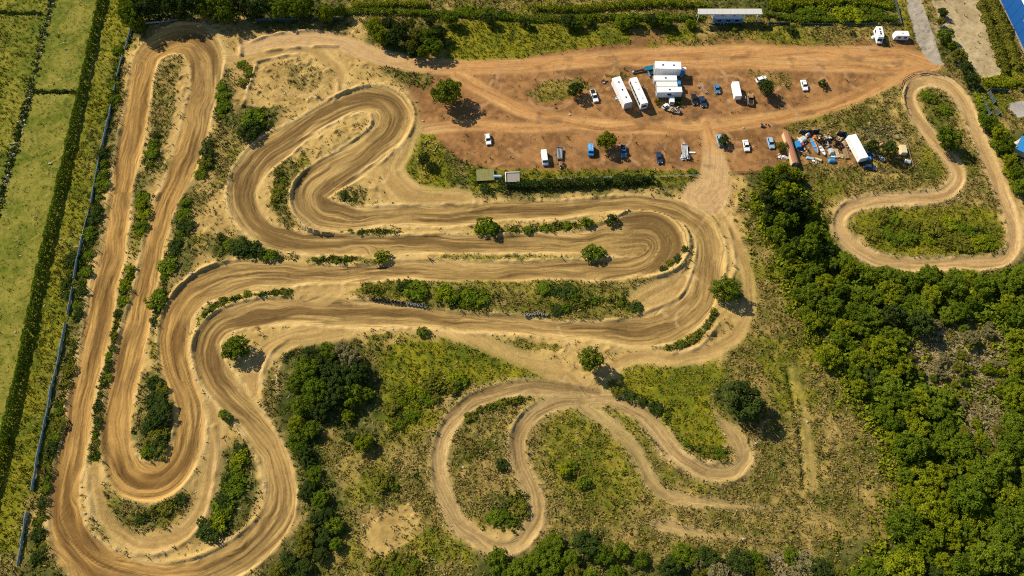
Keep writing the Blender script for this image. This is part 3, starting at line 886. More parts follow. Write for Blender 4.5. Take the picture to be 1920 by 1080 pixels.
# ------------------------------------------------------------------ plants
def leaf_cloud(seed, rad, ztop, zbot, lobes, lobe_r, n, ls, low=0.0, spike=0.6):
    """leaf-sized quads over a heap of lobes; rad = crown radius, from zbot to ztop"""
    g = np.random.default_rng(seed)
    cz, hz_ = (ztop + zbot) / 2, (ztop - zbot) / 2
    cen, rr = [], []
    for i in range(lobes):
        a = i * 2.399963 + g.uniform(-.35, .35)
        r = math.sqrt((i + .5) / lobes) * (rad - lobe_r[0] * .75)
        top = math.sqrt(max(0, 1 - (r / rad) ** 2))
        z = cz + hz_ * (g.uniform(low, 1.0) * top) - lobe_r[0] * .45
        cen.append((r * math.cos(a) * g.uniform(.8, 1.12), r * math.sin(a) * g.uniform(.8, 1.12), max(z, zbot + .1)))
        rr.append(g.uniform(*lobe_r))
    cen, rr = np.array(cen), np.array(rr)
    li = g.choice(lobes, n * 2, p=rr ** 2 / (rr ** 2).sum())
    d = g.normal(size=(n * 2, 3)); d /= np.linalg.norm(d, axis=1)[:, None]
    d[:, 2] = np.where(d[:, 2] < -.35, -d[:, 2], d[:, 2])
    p = cen[li] + d * rr[li][:, None] * g.uniform(.72, 1.10, (n * 2, 1))
    dist = np.linalg.norm(p[:, None] - cen[None], axis=2) / rr[None]
    dist[np.arange(n * 2), li] = 9
    ok = (dist.min(1) > .70) & (p[:, 2] > zbot * .6)
    p, d, li = p[ok][:n], d[ok][:n], li[ok][:n]
    m = len(p)
    nr = d + g.normal(0, spike, (m, 3)); nr /= np.linalg.norm(nr, axis=1)[:, None]
    t = np.cross(nr, g.normal(size=(m, 3))); t /= np.linalg.norm(t, axis=1)[:, None] + 1e-9
    b = np.cross(nr, t)
    s = (ls * g.uniform(.6, 1.35, m))[:, None]
    q = np.stack([p - t * s, p - b * s * .62, p + t * s, p + b * s * .62], 1).reshape(-1, 3)
    lv = np.clip(g.normal(.45, .22, m) + (g.random(lobes)[li] - .5) * .5, 0, 1)
    return q, np.arange(m * 4).reshape(-1, 4), np.repeat(lv, 4)


def crown_mesh(name, kind, *a, **k):
    q, f, lv = leaf_cloud(*a, **k)
    return np_mesh(name, q, f, LEAF[kind], [('lv', lv)])


def trunk_mesh(seed, h, r, spread):
    """a tapered trunk that forks into limbs"""
    g = random.Random(seed)
    bm = bmesh.new()

    def limb(p0, p1, r0, r1, n=6):
        ax = (p1 - p0).normalized()
        u = ax.orthogonal().normalized(); w = ax.cross(u)
        rings = []
        for p, rd in ((p0, r0), (p0.lerp(p1, .5) + u * r0 * .25, (r0 + r1) / 2), (p1, r1)):
            rings.append([bm.verts.new(p + (u * math.cos(6.283 * i / n) + w * math.sin(6.283 * i / n)) * rd) for i in range(n)])
        for a, b in zip(rings, rings[1:]):
            for i in range(n):
                bm.faces.new((a[i], a[(i + 1) % n], b[(i + 1) % n], b[i]))
        bm.faces.new(rings[-1]); bm.faces.new(rings[0][::-1])

    fork = Vector((g.uniform(-.1, .1) * h, g.uniform(-.1, .1) * h, h * .45))
    limb(Vector((0, 0, -.25)), fork, r, r * .7)
    for i in range(5):
        a = i * 1.2566 + g.uniform(-.4, .4)
        limb(fork - Vector((0, 0, .1 * i)), Vector((math.cos(a) * spread * g.uniform(.5, .8), math.sin(a) * spread * g.uniform(.5, .8), h * g.uniform(.68, .88))), r * .45, r * .12, 5)
    me = bpy.data.meshes.new('trunk')
    bm.to_mesh(me); bm.free()
    me.materials.append(PM['bark'])
    return me


KINDS = ('green', 'dark', 'bright', 'olive', 'grey')
TREE, BUSH, TRUNK = {}, {}, []
for v_ in range(4):
    TRUNK.append(trunk_mesh(50 + v_, 6.0, .26, 2.6))
for ki, kd in enumerate(KINDS):
    nv = 4 if kd in ('green', 'bright') else 3
    TREE[kd] = [crown_mesh('crown', kd, 100 + ki * 10 + v, 3.9, 7.6 - .5 * v, .7, 64 + v * 8, (.50, .95), 4300, .235, low=-.85 if v % 2 else -.6, spike=.8) for v in range(nv)]
    BUSH[kd] = [crown_mesh('bush', kd, 300 + ki * 10 + v, 1.5, 1.75, 0.0, 14 + v * 2, (.30, .55), 620, .19, low=-.35, spike=.9) for v in range(nv)]

ORD = ['first', 'second', 'third', 'fourth', 'fifth', 'sixth', 'seventh', 'eighth', 'ninth', 'tenth', 'eleventh', 'twelfth', 'thirteenth', 'fourteenth', 'fifteenth', 'sixteenth', 'seventeenth', 'eighteenth',
       'nineteenth', 'twentieth'] + ['twenty-' + w for w in ('first', 'second', 'third', 'fourth', 'fifth', 'sixth', 'seventh', 'eighth', 'ninth')] + ['thirtieth'] + \
      ['thirty-' + w for w in ('first', 'second', 'third', 'fourth', 'fifth', 'sixth', 'seventh', 'eighth', 'ninth')] + ['fortieth']
ADJ = {'green': 'green', 'dark': 'dark green', 'bright': 'bright green', 'olive': 'olive green', 'grey': 'greyish'}
PLANTS = []          # (x, y, radius) of everything planted


def tree(px, py, r, kind, label, group=None, tall=1.0, cat='tree'):
    """crown centre at pixel, r = crown radius in pixels"""
    p = pix(px, py, 3.0)
    dep = math.hypot(p.x, p.y, HC - 3)
    R_ = r / FOC * dep
    s = R_ / 4.3
    zc = 4.6 * s * tall
    p = pix(px, py, zc)
    z = hz(p.x, p.y)
    root = empty('tree', (p.x, p.y, z), random.uniform(0, 6.28))
    root.scale = (s * random.uniform(.82, 1.2), s * random.uniform(.82, 1.2), s * tall * random.uniform(.9, 1.1))
    link('trunk', random.choice(TRUNK), root)
    link('crown', random.choice(TREE[kind]), root)
    tag(root, label, cat, group)
    PLANTS.append((p.x, p.y, R_))
    return root


def bush(px, py, r, kind, label, group=None, flat_=1.0, wide=1.0):
    p = pix(px, py, 0.6)
    dep = math.hypot(p.x, p.y, HC)
    R_ = r / FOC * dep
    s = R_ / 1.6
    flat_ *= .74
    p = pix(px, py, .8 * s * flat_)
    o = link('bush', random.choice(BUSH[kind]))
    o.location = (p.x, p.y, hz(p.x, p.y) - .06)
    o.rotation_euler = (0, 0, random.uniform(0, 6.28))
    o.scale = (s * random.uniform(.88, 1.15) * wide, s * random.uniform(.88, 1.15), s * flat_ * random.uniform(.85, 1.15))
    tag(o, label, 'bush', group)
    PLANTS.append((p.x, p.y, R_))
    return o


STRIPS = []


def row(pts, step, r, kinds, where, frm, group, jit=4, use=None, flat_=.78):
    flat_ *= .72
    """a strip of bushes along a pixel polyline; each is labelled by its count from one end"""
    d, out = 0.0, []
    STRIPS.append((pts, r[1]))
    pos = []
    for a, b in zip(pts, pts[1:]):
        l = math.hypot(b[0] - a[0], b[1] - a[1])
        while d < l:
            t = d / l
            pos.append((a[0] + (b[0] - a[0]) * t, a[1] + (b[1] - a[1]) * t))
            d += step * 1.38 * random.uniform(.65, 1.4)
        d -= l
    for i, (x, y) in enumerate(pos):
        k = random.choice(kinds)
        out.append(bush(x + random.uniform(-jit, jit), y + random.uniform(-jit, jit), random.uniform(r[0] * .65, r[1] * 1.12), k, f'{ORD[i]} {ADJ[k]} bush from {frm} {where}', group, flat_))
    return out


# single trees that stand free
tree(837, 168, 30, 'green', 'large round green tree on red dirt beside the sandy hairpin', tall=1.05)
tree(1137, 262, 20, 'bright', 'bright green tree beside the sky blue van on the paddock')
tree(1437, 163, 17, 'dark', 'dark green tree between the box van and the round shrub on the paddock')
tree(1080, 166, 15, 'dark', 'dark round tree beside the white pickup on the paddock')
tree(795, 297, 15, 'dark', 'small dark tree in yellow grass beside the sandy hairpin')
tree(442, 652, 28, 'green', 'round green tree inside the tight bend near the circuit centre', tall=.6)
tree(1108, 672, 29, 'green', 'tall green tree casting a shadow on the sandy crossing above the practice track', tall=1.1)
tree(1362, 541, 25, 'green', 'round green tree squeezed between the wide bend and the outer path')
tree(1397, 750, 40, 'dark', 'large dark spreading tree beside the fading end of the practice track', tall=.8)
tree(1783, 254, 23, 'green', 'green tree standing inside the small loop track')
tree(1357, 262, 11, 'dark', 'small round tree hiding the pale blue car by the dirt junction', tall=.9)
tree(1466, 273, 10, 'olive', 'small olive tree against the terracotta roofed shed')
tree(1637, 274, 13, 'dark', 'dark tree nearer the white trailer inside the junk yard')
tree(1667, 279, 14, 'dark', 'dark tree nearer the cream box inside the junk yard')
tree(608, 20, 19, 'bright', 'tall bright green tree above the sandy entrance road')
bush(1543, 157, 9, 'dark', 'small round shrub standing alone at the paddock end near the white car', flat_=1.2)
bush(1485, 57, 9, 'dark', 'dark shrub in the dry grass strip above the orange road', flat_=1.3)
bush(1598, 62, 5, 'dark', 'tiny dark shrub in the dry grass strip beside the camper van', flat_=1.4)
bush(1233, 191, 8, 'olive', 'olive shrub at the south end of the long white trailer')
bush(1272, 192, 9, 'dark', 'dark shrub in the shadow of the white box trailers')
bush(1377, 55, 5, 'green', 'small green shrub on the grass in front of the grandstand', flat_=1.4)
bush(915, 425, 20, 'green', 'round green bush on the sandy strip below the pit straight', wide=1.25, flat_=.9)
bush(898, 430, 11, 'bright', 'low bright bush joined to the round bush below the pit straight')
bush(1145, 412, 15, 'dark', 'dark bush near the wide bend end of the grassy strip')
bush(1100, 417, 12, 'green', 'smaller green bush in the middle of the grassy strip below the pit straight')
bush(1112, 475, 21, 'green', 'wide green bush at the nose of the inner hairpin', flat_=.8, wide=1.3)
bush(715, 482, 16, 'bright', 'bright bush at the end of the narrow strip between two straights', flat_=.9, wide=1.2)
bush(793, 622, 12, 'green', 'small lone green bush on the sandy strip below the long straight', flat_=.9, wide=1.3)
bush(940, 872, 13, 'dark', 'dark bush inside the big bend of the practice track', flat_=.8)
bush(1060, 882, 15, 'bright', 'bright bush in the middle of the practice track infield')
bush(1095, 905, 15, 'green', 'green bush beside the bright one in the practice track infield')
bush(1075, 872, 10, 'green', 'small green bush behind the bright one in the practice track infield')
bush(720, 905, 18, 'olive', 'olive bush alone on the dry ground beside the practice track', flat_=.8)
bush(740, 912, 10, 'green', 'small green bush touching the olive one beside the practice track')

# the planted rows and strips
G = ('green', 'dark'); GB = ('green', 'bright'); GO = ('green', 'olive', 'dark')
row([(290, 255), (283, 290), (275, 320)], 12, (9, 13), G, 'between the two long straights', 'the top hairpin', 'bushes at the hairpin end of the divider')
row([(270, 365), (265, 405), (262, 440)], 12, (9, 14), GB, 'in the mid divider between the long straights', 'the top', 'bushes in the middle of the divider')
row([(243, 505), (235, 535), (228, 575)], 11, (9, 14), ('bright', 'green'), 'in the dense clump dividing the long straights', 'the top', 'dense clump of the divider')
row([(222, 590), (212, 640), (203, 685), (193, 725), (183, 770), (178, 850), (172, 870)], 15, (6, 9), GO, 'along the narrow lower divider of the long straights', 'the top', 'bushes along the lower divider')
row([(418, 165), (415, 200), (408, 232)], 11, (10, 14), GB, 'between the long straight and the sandy infield', 'the top', 'clump right of the second straight')
row([(392, 270), (385, 300), (376, 330)], 12, (10, 14), GO, 'on the second straight verge above the strip', 'the top', 'verge bushes above the tall clump')
row([(350, 380), (345, 410), (335, 445), (325, 475), (312, 510), (303, 545), (295, 580), (288, 610)], 14, (11, 19), G, 'in the dense strip along the second straight', 'the top', 'dense strip along the second straight', jit=6)
row([(480, 225), (480, 250), (465, 262)], 14, (16, 22), G, 'in the thicket left of the sandy hairpin', 'the top', 'thicket left of the sandy hairpin', jit=8)
row([(455, 118), (470, 135), (455, 160)], 14, (7, 10), ('olive', 'green'), 'beside the pale bare infield by the top hairpin', 'the top', 'bushes beside the bare infield')
row([(415, 450), (440, 460), (465, 468), (500, 480), (545, 487)], 14, (12, 20), G, 'in the thicket above the long sweeping bend', 'the left', 'thicket above the sweeping bend', jit=6)
row([(590, 487), (630, 487), (665, 488)], 13, (6, 9), GB, 'along the narrow strip between the two middle straights', 'the left', 'bushes of the narrow middle strip', jit=2)
row([(640, 433), (690, 434), (745, 434)], 18, (4, 7), GO, 'along the sandy strip under the pit straight', 'the left', 'low bushes under the pit straight', jit=2)
row([(960, 432), (1010, 428), (1070, 422), (1090, 420)], 18, (6, 9), ('olive', 'green'), 'along the grassy strip below the pit straight', 'the left', 'low bushes of the grassy strip', jit=3)
row([(525, 320), (530, 345), (520, 370), (515, 390)], 13, (8, 13), GO, 'in the crescent inside the sandy hairpin', 'the top', 'crescent bushes', jit=5)
row([(645, 370), (665, 375)], 14, (8, 10), GO, 'on the sandy nose inside the pit straight bend', 'the left', 'bushes on the sandy nose')
row([(690, 542), (725, 548)], 16, (8, 11), ('olive', 'green'), 'on the low end of the long island', 'the left', 'island end bushes')
row([(755, 535), (775, 545), (800, 545)], 16, (18, 23), ('dark', 'green'), 'in the tall dark clump of the long island', 'the left', 'tall clump of the long island', jit=5)
row([(830, 552), (860, 556), (890, 552), (918, 558), (850, 568), (900, 568)], 19, (13, 19), ('bright', 'green'), 'in the bright thicket of the long island', 'the left', 'bright thicket of the long island', jit=5)
row([(1015, 540), (1040, 540), (1065, 550), (1085, 560)], 17, (15, 21), ('green', 'dark'), 'in the right hand clump of the long island', 'the left', 'right clump of the long island', jit=5)
row([(1045, 580), (1080, 575), (1110, 562), (1140, 568), (1170, 570), (1195, 572)], 17, (10, 14), GO, 'trailing off along the island towards the wide bend', 'the left', 'trailing island bushes', jit=5, flat_=.8)
row([(385, 590), (420, 564), (460, 552), (510, 549), (560, 548)], 16, (5, 8), ('olive', 'green'), 'on the thin crescent between the two sweeping bends', 'the bottom', 'crescent between the sweeping bends', jit=2, flat_=.8)
row([(1250, 652), (1290, 640), (1320, 615), (1338, 585)], 13, (7, 10), ('olive', 'green'), 'on the grassy bank outside the wide bend', 'the bottom', 'bank outside the wide bend', jit=3, flat_=.8)
row([(1245, 505), (1268, 488), (1290, 465)], 13, (6, 9), GO, 'inside the wide bend by the inner hairpin', 'the bottom', 'bushes inside the wide bend', jit=3)
row([(285, 715), (300, 740), (280, 760), (310, 775), (275, 795), (310, 810), (285, 830), (305, 845), (270, 840)], 17, (14, 19), ('dark', 'green', 'olive'), 'packed inside the bottom hairpin', 'the top', 'thicket inside the bottom hairpin', jit=6, flat_=.8)
row([(455, 850), (445, 880), (425, 905), (445, 915), (415, 935), (435, 950), (405, 970), (420, 990), (395, 995)], 17, (14, 20), G + ('bright',), 'in the thicket between the two lower bends', 'the top', 'thicket between the lower bends', jit=7)
row([(420, 775), (440, 795)], 14, (8, 10), GO, 'beside the descending straight near the circuit centre', 'the top', 'bushes beside the descending straight')
row([(260, 975), (285, 960), (315, 950), (335, 940)], 16, (9, 13), ('olive', 'dark'), 'on the dry slope under the bottom hairpin', 'the left', 'slope under the bottom hairpin', jit=4, flat_=.7)
row([(222, 95), (215, 170), (205, 230)], 16, (6, 10), G, 'along the net fence by the top straight', 'the top', 'upper bushes at the net fence')
row([(196, 290), (190, 330), (182, 380), (172, 430), (160, 490), (152, 545), (143, 600)], 14, (8, 13), G, 'between the net fence and the outer straight', 'the top hairpin', 'middle bushes at the net fence', jit=5)
row([(136, 640), (128, 690), (118, 740), (108, 780), (100, 830), (92, 880), (84, 920)], 15, (8, 12), ('dark', 'olive', 'green'), 'between the net fence and the lower outer straight', 'the top', 'lower bushes at the net fence', jit=5)
row([(80, 950), (74, 990), (80, 1040), (65, 1060)], 17, (9, 13), ('olive', 'dark'), 'at the bottom end of the net fence', 'the top', 'bottom bushes at the net fence', jit=8, flat_=.7)
row([(140, 465), (128, 510), (122, 560)], 16, (8, 12), GO, 'on the field side of the net fence', 'the top', 'bushes on the field side of the fence', jit=4)
row([(1155, 735), (1190, 745), (1215, 755), (1240, 770), (1265, 785)], 15, (10, 14), GO, 'on the bank above the practice track', 'the left', 'bank above the practice track', jit=4, flat_=.8)
row([(1290, 835), (1330, 850), (1360, 848)], 16, (8, 11), ('olive', 'green'), 'inside the last bend of the practice track', 'the left', 'bushes inside the last practice bend', flat_=.7)
row([(880, 785), (910, 765), (950, 755), (985, 750)], 17, (8, 11), ('olive', 'green'), 'inside the top curve of the practice track', 'the left', 'bushes inside the top practice curve', flat_=.8)
row([(925, 975), (950, 955), (970, 930), (980, 960), (955, 985)], 17, (11, 15), ('green', 'olive'), 'inside the lower loop of the practice track', 'the left', 'bushes in the lower practice loop', jit=6, flat_=.8)
row([(740, 760), (770, 740), (800, 725), (840, 715), (870, 710), (830, 740), (790, 755), (750, 790), (740, 815)], 17, (12, 18), ('olive', 'green', 'bright'), 'in the olive scrub beside the practice track', 'the left', 'olive scrub beside the practice track', jit=7, flat_=.8)
row([(1660, 410), (1700, 425), (1740, 430), (1780, 420), (1820, 435), (1840, 445), (1850, 460), (1800, 455), (1760, 450), (1690, 450), (1640, 440), (1630, 455)], 19, (11, 16), ('bright', 'green', 'olive'), 'in the infield of the small loop', 'the top', 'small loop infield bushes', jit=7, flat_=.7)
row([(1735, 180), (1755, 185), (1770, 205), (1780, 225)], 15, (8, 11), ('olive', 'green'), 'inside the top bend of the small loop', 'the top', 'bushes inside the small loop top bend', flat_=.7)
row([(885, 322), (900, 350), (925, 355)], 14, (9, 12), GO, 'around the grey hut', 'the left', 'bushes around the hut', jit=4)
row([(1440, 345), (1425, 370), (1420, 400)], 18, (9, 12), ('bright', 'olive'), 'on the near edge of the upper wood', 'the top', 'near edge bushes of the upper wood', jit=5)
row([(1300, 322), (1295, 335)], 12, (6, 8), GO, 'at the gateway end of the fence below the paddock', 'the top', 'gateway bushes')
row([(1842, 190), (1848, 215), (1858, 240), (1870, 265), (1882, 285), (1888, 305)], 12, (9, 13), GB, 'along the fence beside the small loop', 'the top', 'bushes along the small loop fence', jit=5)
row([(1892, 320), (1902, 345), (1912, 370)], 13, (8, 11), GB, 'low on the fence beside the small loop', 'the top', 'lower bushes along the small loop fence', jit=4)
row([(860, 18), (905, 22), (950, 30)], 15, (8, 11), G, 'in the far hedgerow above the yellow meadow', 'the left', 'far hedgerow bushes')
row([(1455, 10), (1490, 20), (1530, 12), (1570, 25), (1610, 15), (1650, 22), (1600, 32), (1540, 30), (1480, 32)], 21, (10, 16), ('bright', 'green'), 'in the lush plot behind the far fence', 'the left', 'lush plot bushes', jit=6, flat_=.7)

# the belt of trees along the far side
for i, (x, y, r, k) in enumerate([(238, 18, 22, 'green'), (252, 40, 18, 'green'), (272, 8, 22, 'dark'), (300, 2, 24, 'dark'), (332, 12, 22, 'dark'), (362, 0, 24, 'dark'), (392, 10, 20, 'green'), (418, 14, 22, 'green'),
                                  (446, 4, 20, 'dark'), (470, 14, 18, 'dark'), (494, 6, 20, 'dark'), (522, 12, 18, 'green'), (548, 8, 20, 'green'), (574, 14, 17, 'green'), (636, 18, 13, 'green')]):
    tree(x, y, r, k, f'{ORD[i]} {ADJ[k]} tree from the left in the dark belt behind the top hairpin', 'tree belt behind the top hairpin', 1.15)
for i, (x, y, r, k) in enumerate([(702, 50, 17, 'bright'), (714, 66, 17, 'bright'), (728, 40, 15, 'dark'), (736, 70, 17, 'dark'), (750, 52, 17, 'dark'), (770, 44, 13, 'olive'), (785, 62, 15, 'olive'), (772, 84, 13, 'olive'),
                                  (775, 98, 12, 'dark'), (797, 96, 14, 'bright'), (803, 66, 19, 'green'), (822, 58, 17, 'dark'), (812, 84, 19, 'green'), (806, 36, 13, 'dark'), (842, 30, 17, 'green')]):
    tree(x, y, r, k, f'{ORD[i]} {ADJ[k]} tree from the left in the grove above the entrance road', 'grove above the entrance road')
for i, (x, y, r, k) in enumerate([(916, 34, 15, 'dark'), (985, 40, 12, 'dark'), (1066, 38, 15, 'dark'), (1080, 44, 12, 'green'), (1100, 34, 13, 'green'), (1170, 38, 15, 'green'), (1188, 36, 16, 'green'), (1222, 36, 15, 'dark'), (1245, 34, 16, 'green'), (1296, 42, 11, 'bright')]):
    tree(x, y, r, k, f'{ORD[i]} {ADJ[k]} tree from the left along the hedgerow above the yellow meadow', 'hedgerow trees above the meadow', .8)
for i, (x, y, r, k) in enumerate([(1776, 62, 13, 'green'), (1788, 82, 9, 'green'), (1800, 104, 11, 'olive'), (1812, 126, 11, 'dark'), (1823, 148, 11, 'dark'), (1768, 22, 8, 'dark'), (1764, 40, 8, 'olive')]):
    tree(x, y, r, k, f'{ORD[i]} {ADJ[k]} tree in the line beside the asphalt road{" counting downwards" if i < 5 else ", upper end"}', 'tree line beside the asphalt road')
for i, (x, y, r, k) in enumerate([(1862, 228, 15, 'green'), (1876, 248, 14, 'bright'), (1888, 270, 15, 'green'), (1898, 296, 14, 'bright'), (1910, 322, 14, 'green'), (1915, 350, 13, 'green')]):
    tree(x, y, r, k, f'{ORD[i]} {ADJ[k]} garden tree from the top behind the small loop fence', 'garden trees behind the small loop fence')

# the thicket in the middle, left of the practice track
for i, (x, y, r, k) in enumerate([(588, 668, 24, 'dark'), (612, 660, 22, 'green'), (640, 655, 19, 'grey'), (655, 672, 22, 'grey'), (575, 692, 24, 'green'), (608, 696, 27, 'dark'), (640, 702, 29, 'dark'), (672, 698, 22, 'dark'),
                                  (558, 716, 22, 'green'), (590, 730, 25, 'green'), (628, 735, 28, 'dark'), (660, 738, 24, 'green'), (566, 758, 24, 'green'), (600, 768, 22, 'dark'), (555, 795, 19, 'bright'), (582, 806, 17, 'green'),
                                  (556, 828, 18, 'green'), (570, 850, 15, 'dark')]):
    tree(x, y, r, k, f'{ORD[i]} {ADJ[k]} tree from the top of the dense thicket beside the practice track', 'dense thicket left of the practice track', .7)
for i, (x, y, r, k) in enumerate([(686, 738, 15, 'green'), (678, 752, 11, 'bright'), (652, 778, 13, 'bright'), (680, 830, 19, 'bright'), (662, 820, 14, 'dark')]):
    tree(x, y, r, k, f'{ORD[i]} small {ADJ[k]} tree from the top on the clearing beside the dense thicket', 'small trees on the clearing', .8)
for i, (x, y, r, k) in enumerate([(576, 868, 15, 'dark'), (588, 888, 16, 'green'), (575, 920, 17, 'dark'), (600, 935, 17, 'green'), (612, 965, 18, 'dark'), (628, 985, 16, 'green'), (590, 975, 16, 'dark'), (575, 1000, 17, 'olive'), (605, 1005, 17, 'dark'),
                                  (630, 1020, 14, 'green'), (570, 1030, 16, 'olive'), (600, 1040, 16, 'dark'), (540, 1050, 16, 'dark'), (520, 1072, 16, 'olive'), (570, 1065, 17, 'dark')]):
    tree(x, y, r, k, f'{ORD[i]} {ADJ[k]} scrub tree from the top outside the lower right bend of the circuit', 'scrub outside the lower right bend', .6)

# the wood on the right
WOOD = [(1445, 312), (1500, 322), (1522, 370), (1540, 420), (1565, 465), (1620, 508), (1700, 516), (1760, 512), (1820, 512), (1925, 508), (1960, 700), (1960, 1120), (1560, 1120), (1600, 1075), (1690, 1030), (1700, 950),
        (1690, 880), (1655, 800), (1600, 730), (1545, 655), (1505, 570), (1470, 500), (1440, 430), (1428, 360)]
BARE = [[(1690, 650), (1762, 592), (1862, 602), (1900, 652), (1888, 720), (1820, 738), (1738, 732)], [(1792, 740), (1870, 722), (1898, 790), (1860, 885), (1812, 858)], [(1290, 1050), (1560, 1050), (1560, 1085), (1290, 1085)]]


def inside(p, pts):
    c = False
    for i in range(len(pts)):
        (x1, y1), (x2, y2) = pts[i], pts[(i + 1) % len(pts)]
        if (y1 > p[1]) != (y2 > p[1]) and p[0] < (x2 - x1) * (p[1] - y1) / (y2 - y1) + x1:
            c = not c
    return c


ZONES = [((1475, 345), 'at the wood tip beside the junk yard'), ((1490, 430), 'in the narrow wood arm beside the small loop'), ((1540, 520), 'in the wood by the small loop lower bend'),
         ((1660, 540), 'in the wood under the small loop'), ((1780, 540), 'in the wood under the small loop right half'), ((1890, 560), 'in the wood at upper right edge'),
         ((1590, 630), 'on the wood flank above the dry slope'), ((1680, 630), 'in the wood heart left of grey brush'), ((1890, 680), 'in the wood right of the grey brush'),
         ((1680, 730), 'on the wood flank below the grey brush'), ((1770, 760), 'in the wood just below the grey brush'), ((1900, 800), 'at the right edge of the middle wood'),
         ((1730, 850), 'on the lower left flank of the wood'), ((1830, 890), 'in the lower wood right of the dry slope'), ((1900, 950), 'at the right edge of the lower wood'), ((1740, 970), 'in the lower wood below the dry slope'),
         ((1650, 1060), 'in the bottom wood left of the corner'), ((1760, 1060), 'in the bottom wood near the corner'), ((1880, 1060), 'in the wood bottom right corner')]
wood = []
rw = random.Random(5)
wood += [(1478, 468, 17, 'green'), (1492, 494, 18, 'bright'), (1508, 520, 17, 'green'), (1530, 498, 19, 'green'), (1548, 528, 20, 'bright'), (1520, 548, 17, 'green'), (1462, 440, 15, 'green'), (1555, 492, 15, 'green')]
tries = 0
while tries < 9000 and len(wood) < 225:
    tries += 1
    x, y = rw.uniform(1425, 1932), rw.uniform(310, 1096)
    if not inside((x, y), WOOD):
        continue
    bare = any(inside((x, y), b) for b in BARE)
    big = 0.75 + 0.35 * (y - 300) / 800
    r = rw.choice((rw.uniform(12, 18), rw.uniform(16, 24), rw.uniform(18, 29))) * big * (.5 if bare else 1)
    if any(math.hypot(x - a, y - b) < (r + c) * (.56 if y > 480 else .46) for a, b, c, _ in wood):
        continue
    if bare and rw.random() < .45:
        continue
    nz = float(fbm(np.array([x / 120.]), np.array([y / 120.]), 33, 2)[0])
    if x < 1560 and y < 480:
        k = rw.choice(('green', 'green', 'dark', 'bright'))
    elif bare:
        k = rw.choice(('grey', 'olive', 'green', 'bright'))
    else:
        k = rw.choice(('green', 'green', 'green', 'bright', 'green' if nz < .1 else 'bright', 'dark' if rw.random() < .25 else 'bright'))
    wood.append((x, y, r, k))
byz = {}
for w in wood:
    zi = min(range(len(ZONES)), key=lambda i: math.hypot(w[0] - ZONES[i][0][0], w[1] - ZONES[i][0][1]))
    byz.setdefault(zi, []).append(w)
for zi, ws in byz.items():
    for i, (x, y, r, k) in enumerate(sorted(ws)):
        (tree if k != 'grey' or r > 14 else tree)(x, y, r, k, f'{ADJ[k]} tree, {ORD[i]} from left {ZONES[zi][1]}', 'trees of the wood', rw.uniform(.65, .9) * (1.7 if y < 470 else 1))
# scrub wood along the bottom edge
bot = []
rw = random.Random(9)
while len(bot) < 30:
    x, y = rw.uniform(930, 1580), rw.uniform(1015, 1098)
    if y < 1035 and not (1010 < x < 1190):
        continue
    if y < 1050 and x > 1200 and rw.random() < .6:
        continue
    if any(math.hypot(x - a, y - b) < 24 for a, b, _, _ in bot):
        continue
    bot.append((x, y, rw.uniform(17, 25), rw.choice(('green', 'dark', 'olive', 'green', 'grey' if x > 1300 else 'green'))))
for part_, (lo, hi) in {'left end': (900, 1080), 'left middle': (1080, 1230), 'right middle': (1230, 1400), 'right end': (1400, 1600)}.items():
    for i, (x, y, r, k) in enumerate(sorted(b for b in bot if lo <= b[0] < hi)):
        tree(x, y, r, k, f'{ORD[i]} {ADJ[k]} tree from left, {part_} of belt under practice track', 'tree belt under the practice track', .6)
row([(700, 1060), (750, 1050), (790, 1065), (740, 1075)], 18, (12, 17), ('olive', 'green'), 'on the bare ground at the bottom edge', 'the left', 'bottom edge bushes', jit=6, flat_=.7)


# clipped hedges: a core row of leaves over a box-like body
def hedge(name, pts, width, height, ls, per_m, kind, label, seed, wob=.45):
    g = np.random.default_rng(seed)
    P = np.array([pix(a, b)[:2] for a, b in pts])
    seg = np.linalg.norm(np.diff(P, axis=0), axis=1)
    cum = np.concatenate([[0], np.cumsum(seg)])
    n = int(cum[-1] * per_m)
    s = g.uniform(0, cum[-1], n)
    i = np.clip(np.searchsorted(cum, s) - 1, 0, len(seg) - 1)
    t = (s - cum[i]) / seg[i]
    tg = np.diff(P, axis=0)[i] / seg[i][:, None]
    c = P[i] + np.diff(P, axis=0)[i] * t[:, None]
    nrm_ = np.stack([-tg[:, 1], tg[:, 0]], 1)
    a = g.uniform(0, math.pi, n)                       # round the section
    sw = 1 + wob * vn(s / 1.7, 0 * s + 3.3, seed) + .5 * wob * vn(s / .6, 0 * s + 1.3, seed + 1)
    ca, sa = np.cos(a), np.sin(a)
    sq = np.maximum(np.abs(ca), np.abs(sa)) ** .6
    thin = fbm(s / 4.0, 0 * s + 9.1, seed + 5, 2)
    sw = sw * np.where(thin < -.38, .45, 1)
    off = ca / sq * width / 2 * sw
    hh = np.clip(sa / sq * height * (.85 + .25 * sw - .1), 0, None)
    xy = c + nrm_ * off[:, None]
    z = np.array([hz(u, v) for u, v in c]) + hh
    p = np.column_stack([xy, z])
    d = np.column_stack([nrm_ * ca[:, None], sa]) + g.normal(0, .65, (n, 3))
    d /= np.linalg.norm(d, axis=1)[:, None]
    u = np.cross(d, g.normal(size=(n, 3))); u /= np.linalg.norm(u, axis=1)[:, None] + 1e-9
    v = np.cross(d, u)
    sz = (ls * g.uniform(.6, 1.4, n))[:, None]
    q = np.stack([p - u * sz, p - v * sz * .65, p + u * sz, p + v * sz * .65], 1).reshape(-1, 3)
    lv = np.repeat(np.clip(g.normal(.45, .25, n), 0, 1), 4)
    o = link(name, np_mesh(name, q, np.arange(n * 4).reshape(-1, 4), LEAF[kind], [('lv', lv)]))
    tag(o, label, 'hedge')
    return o


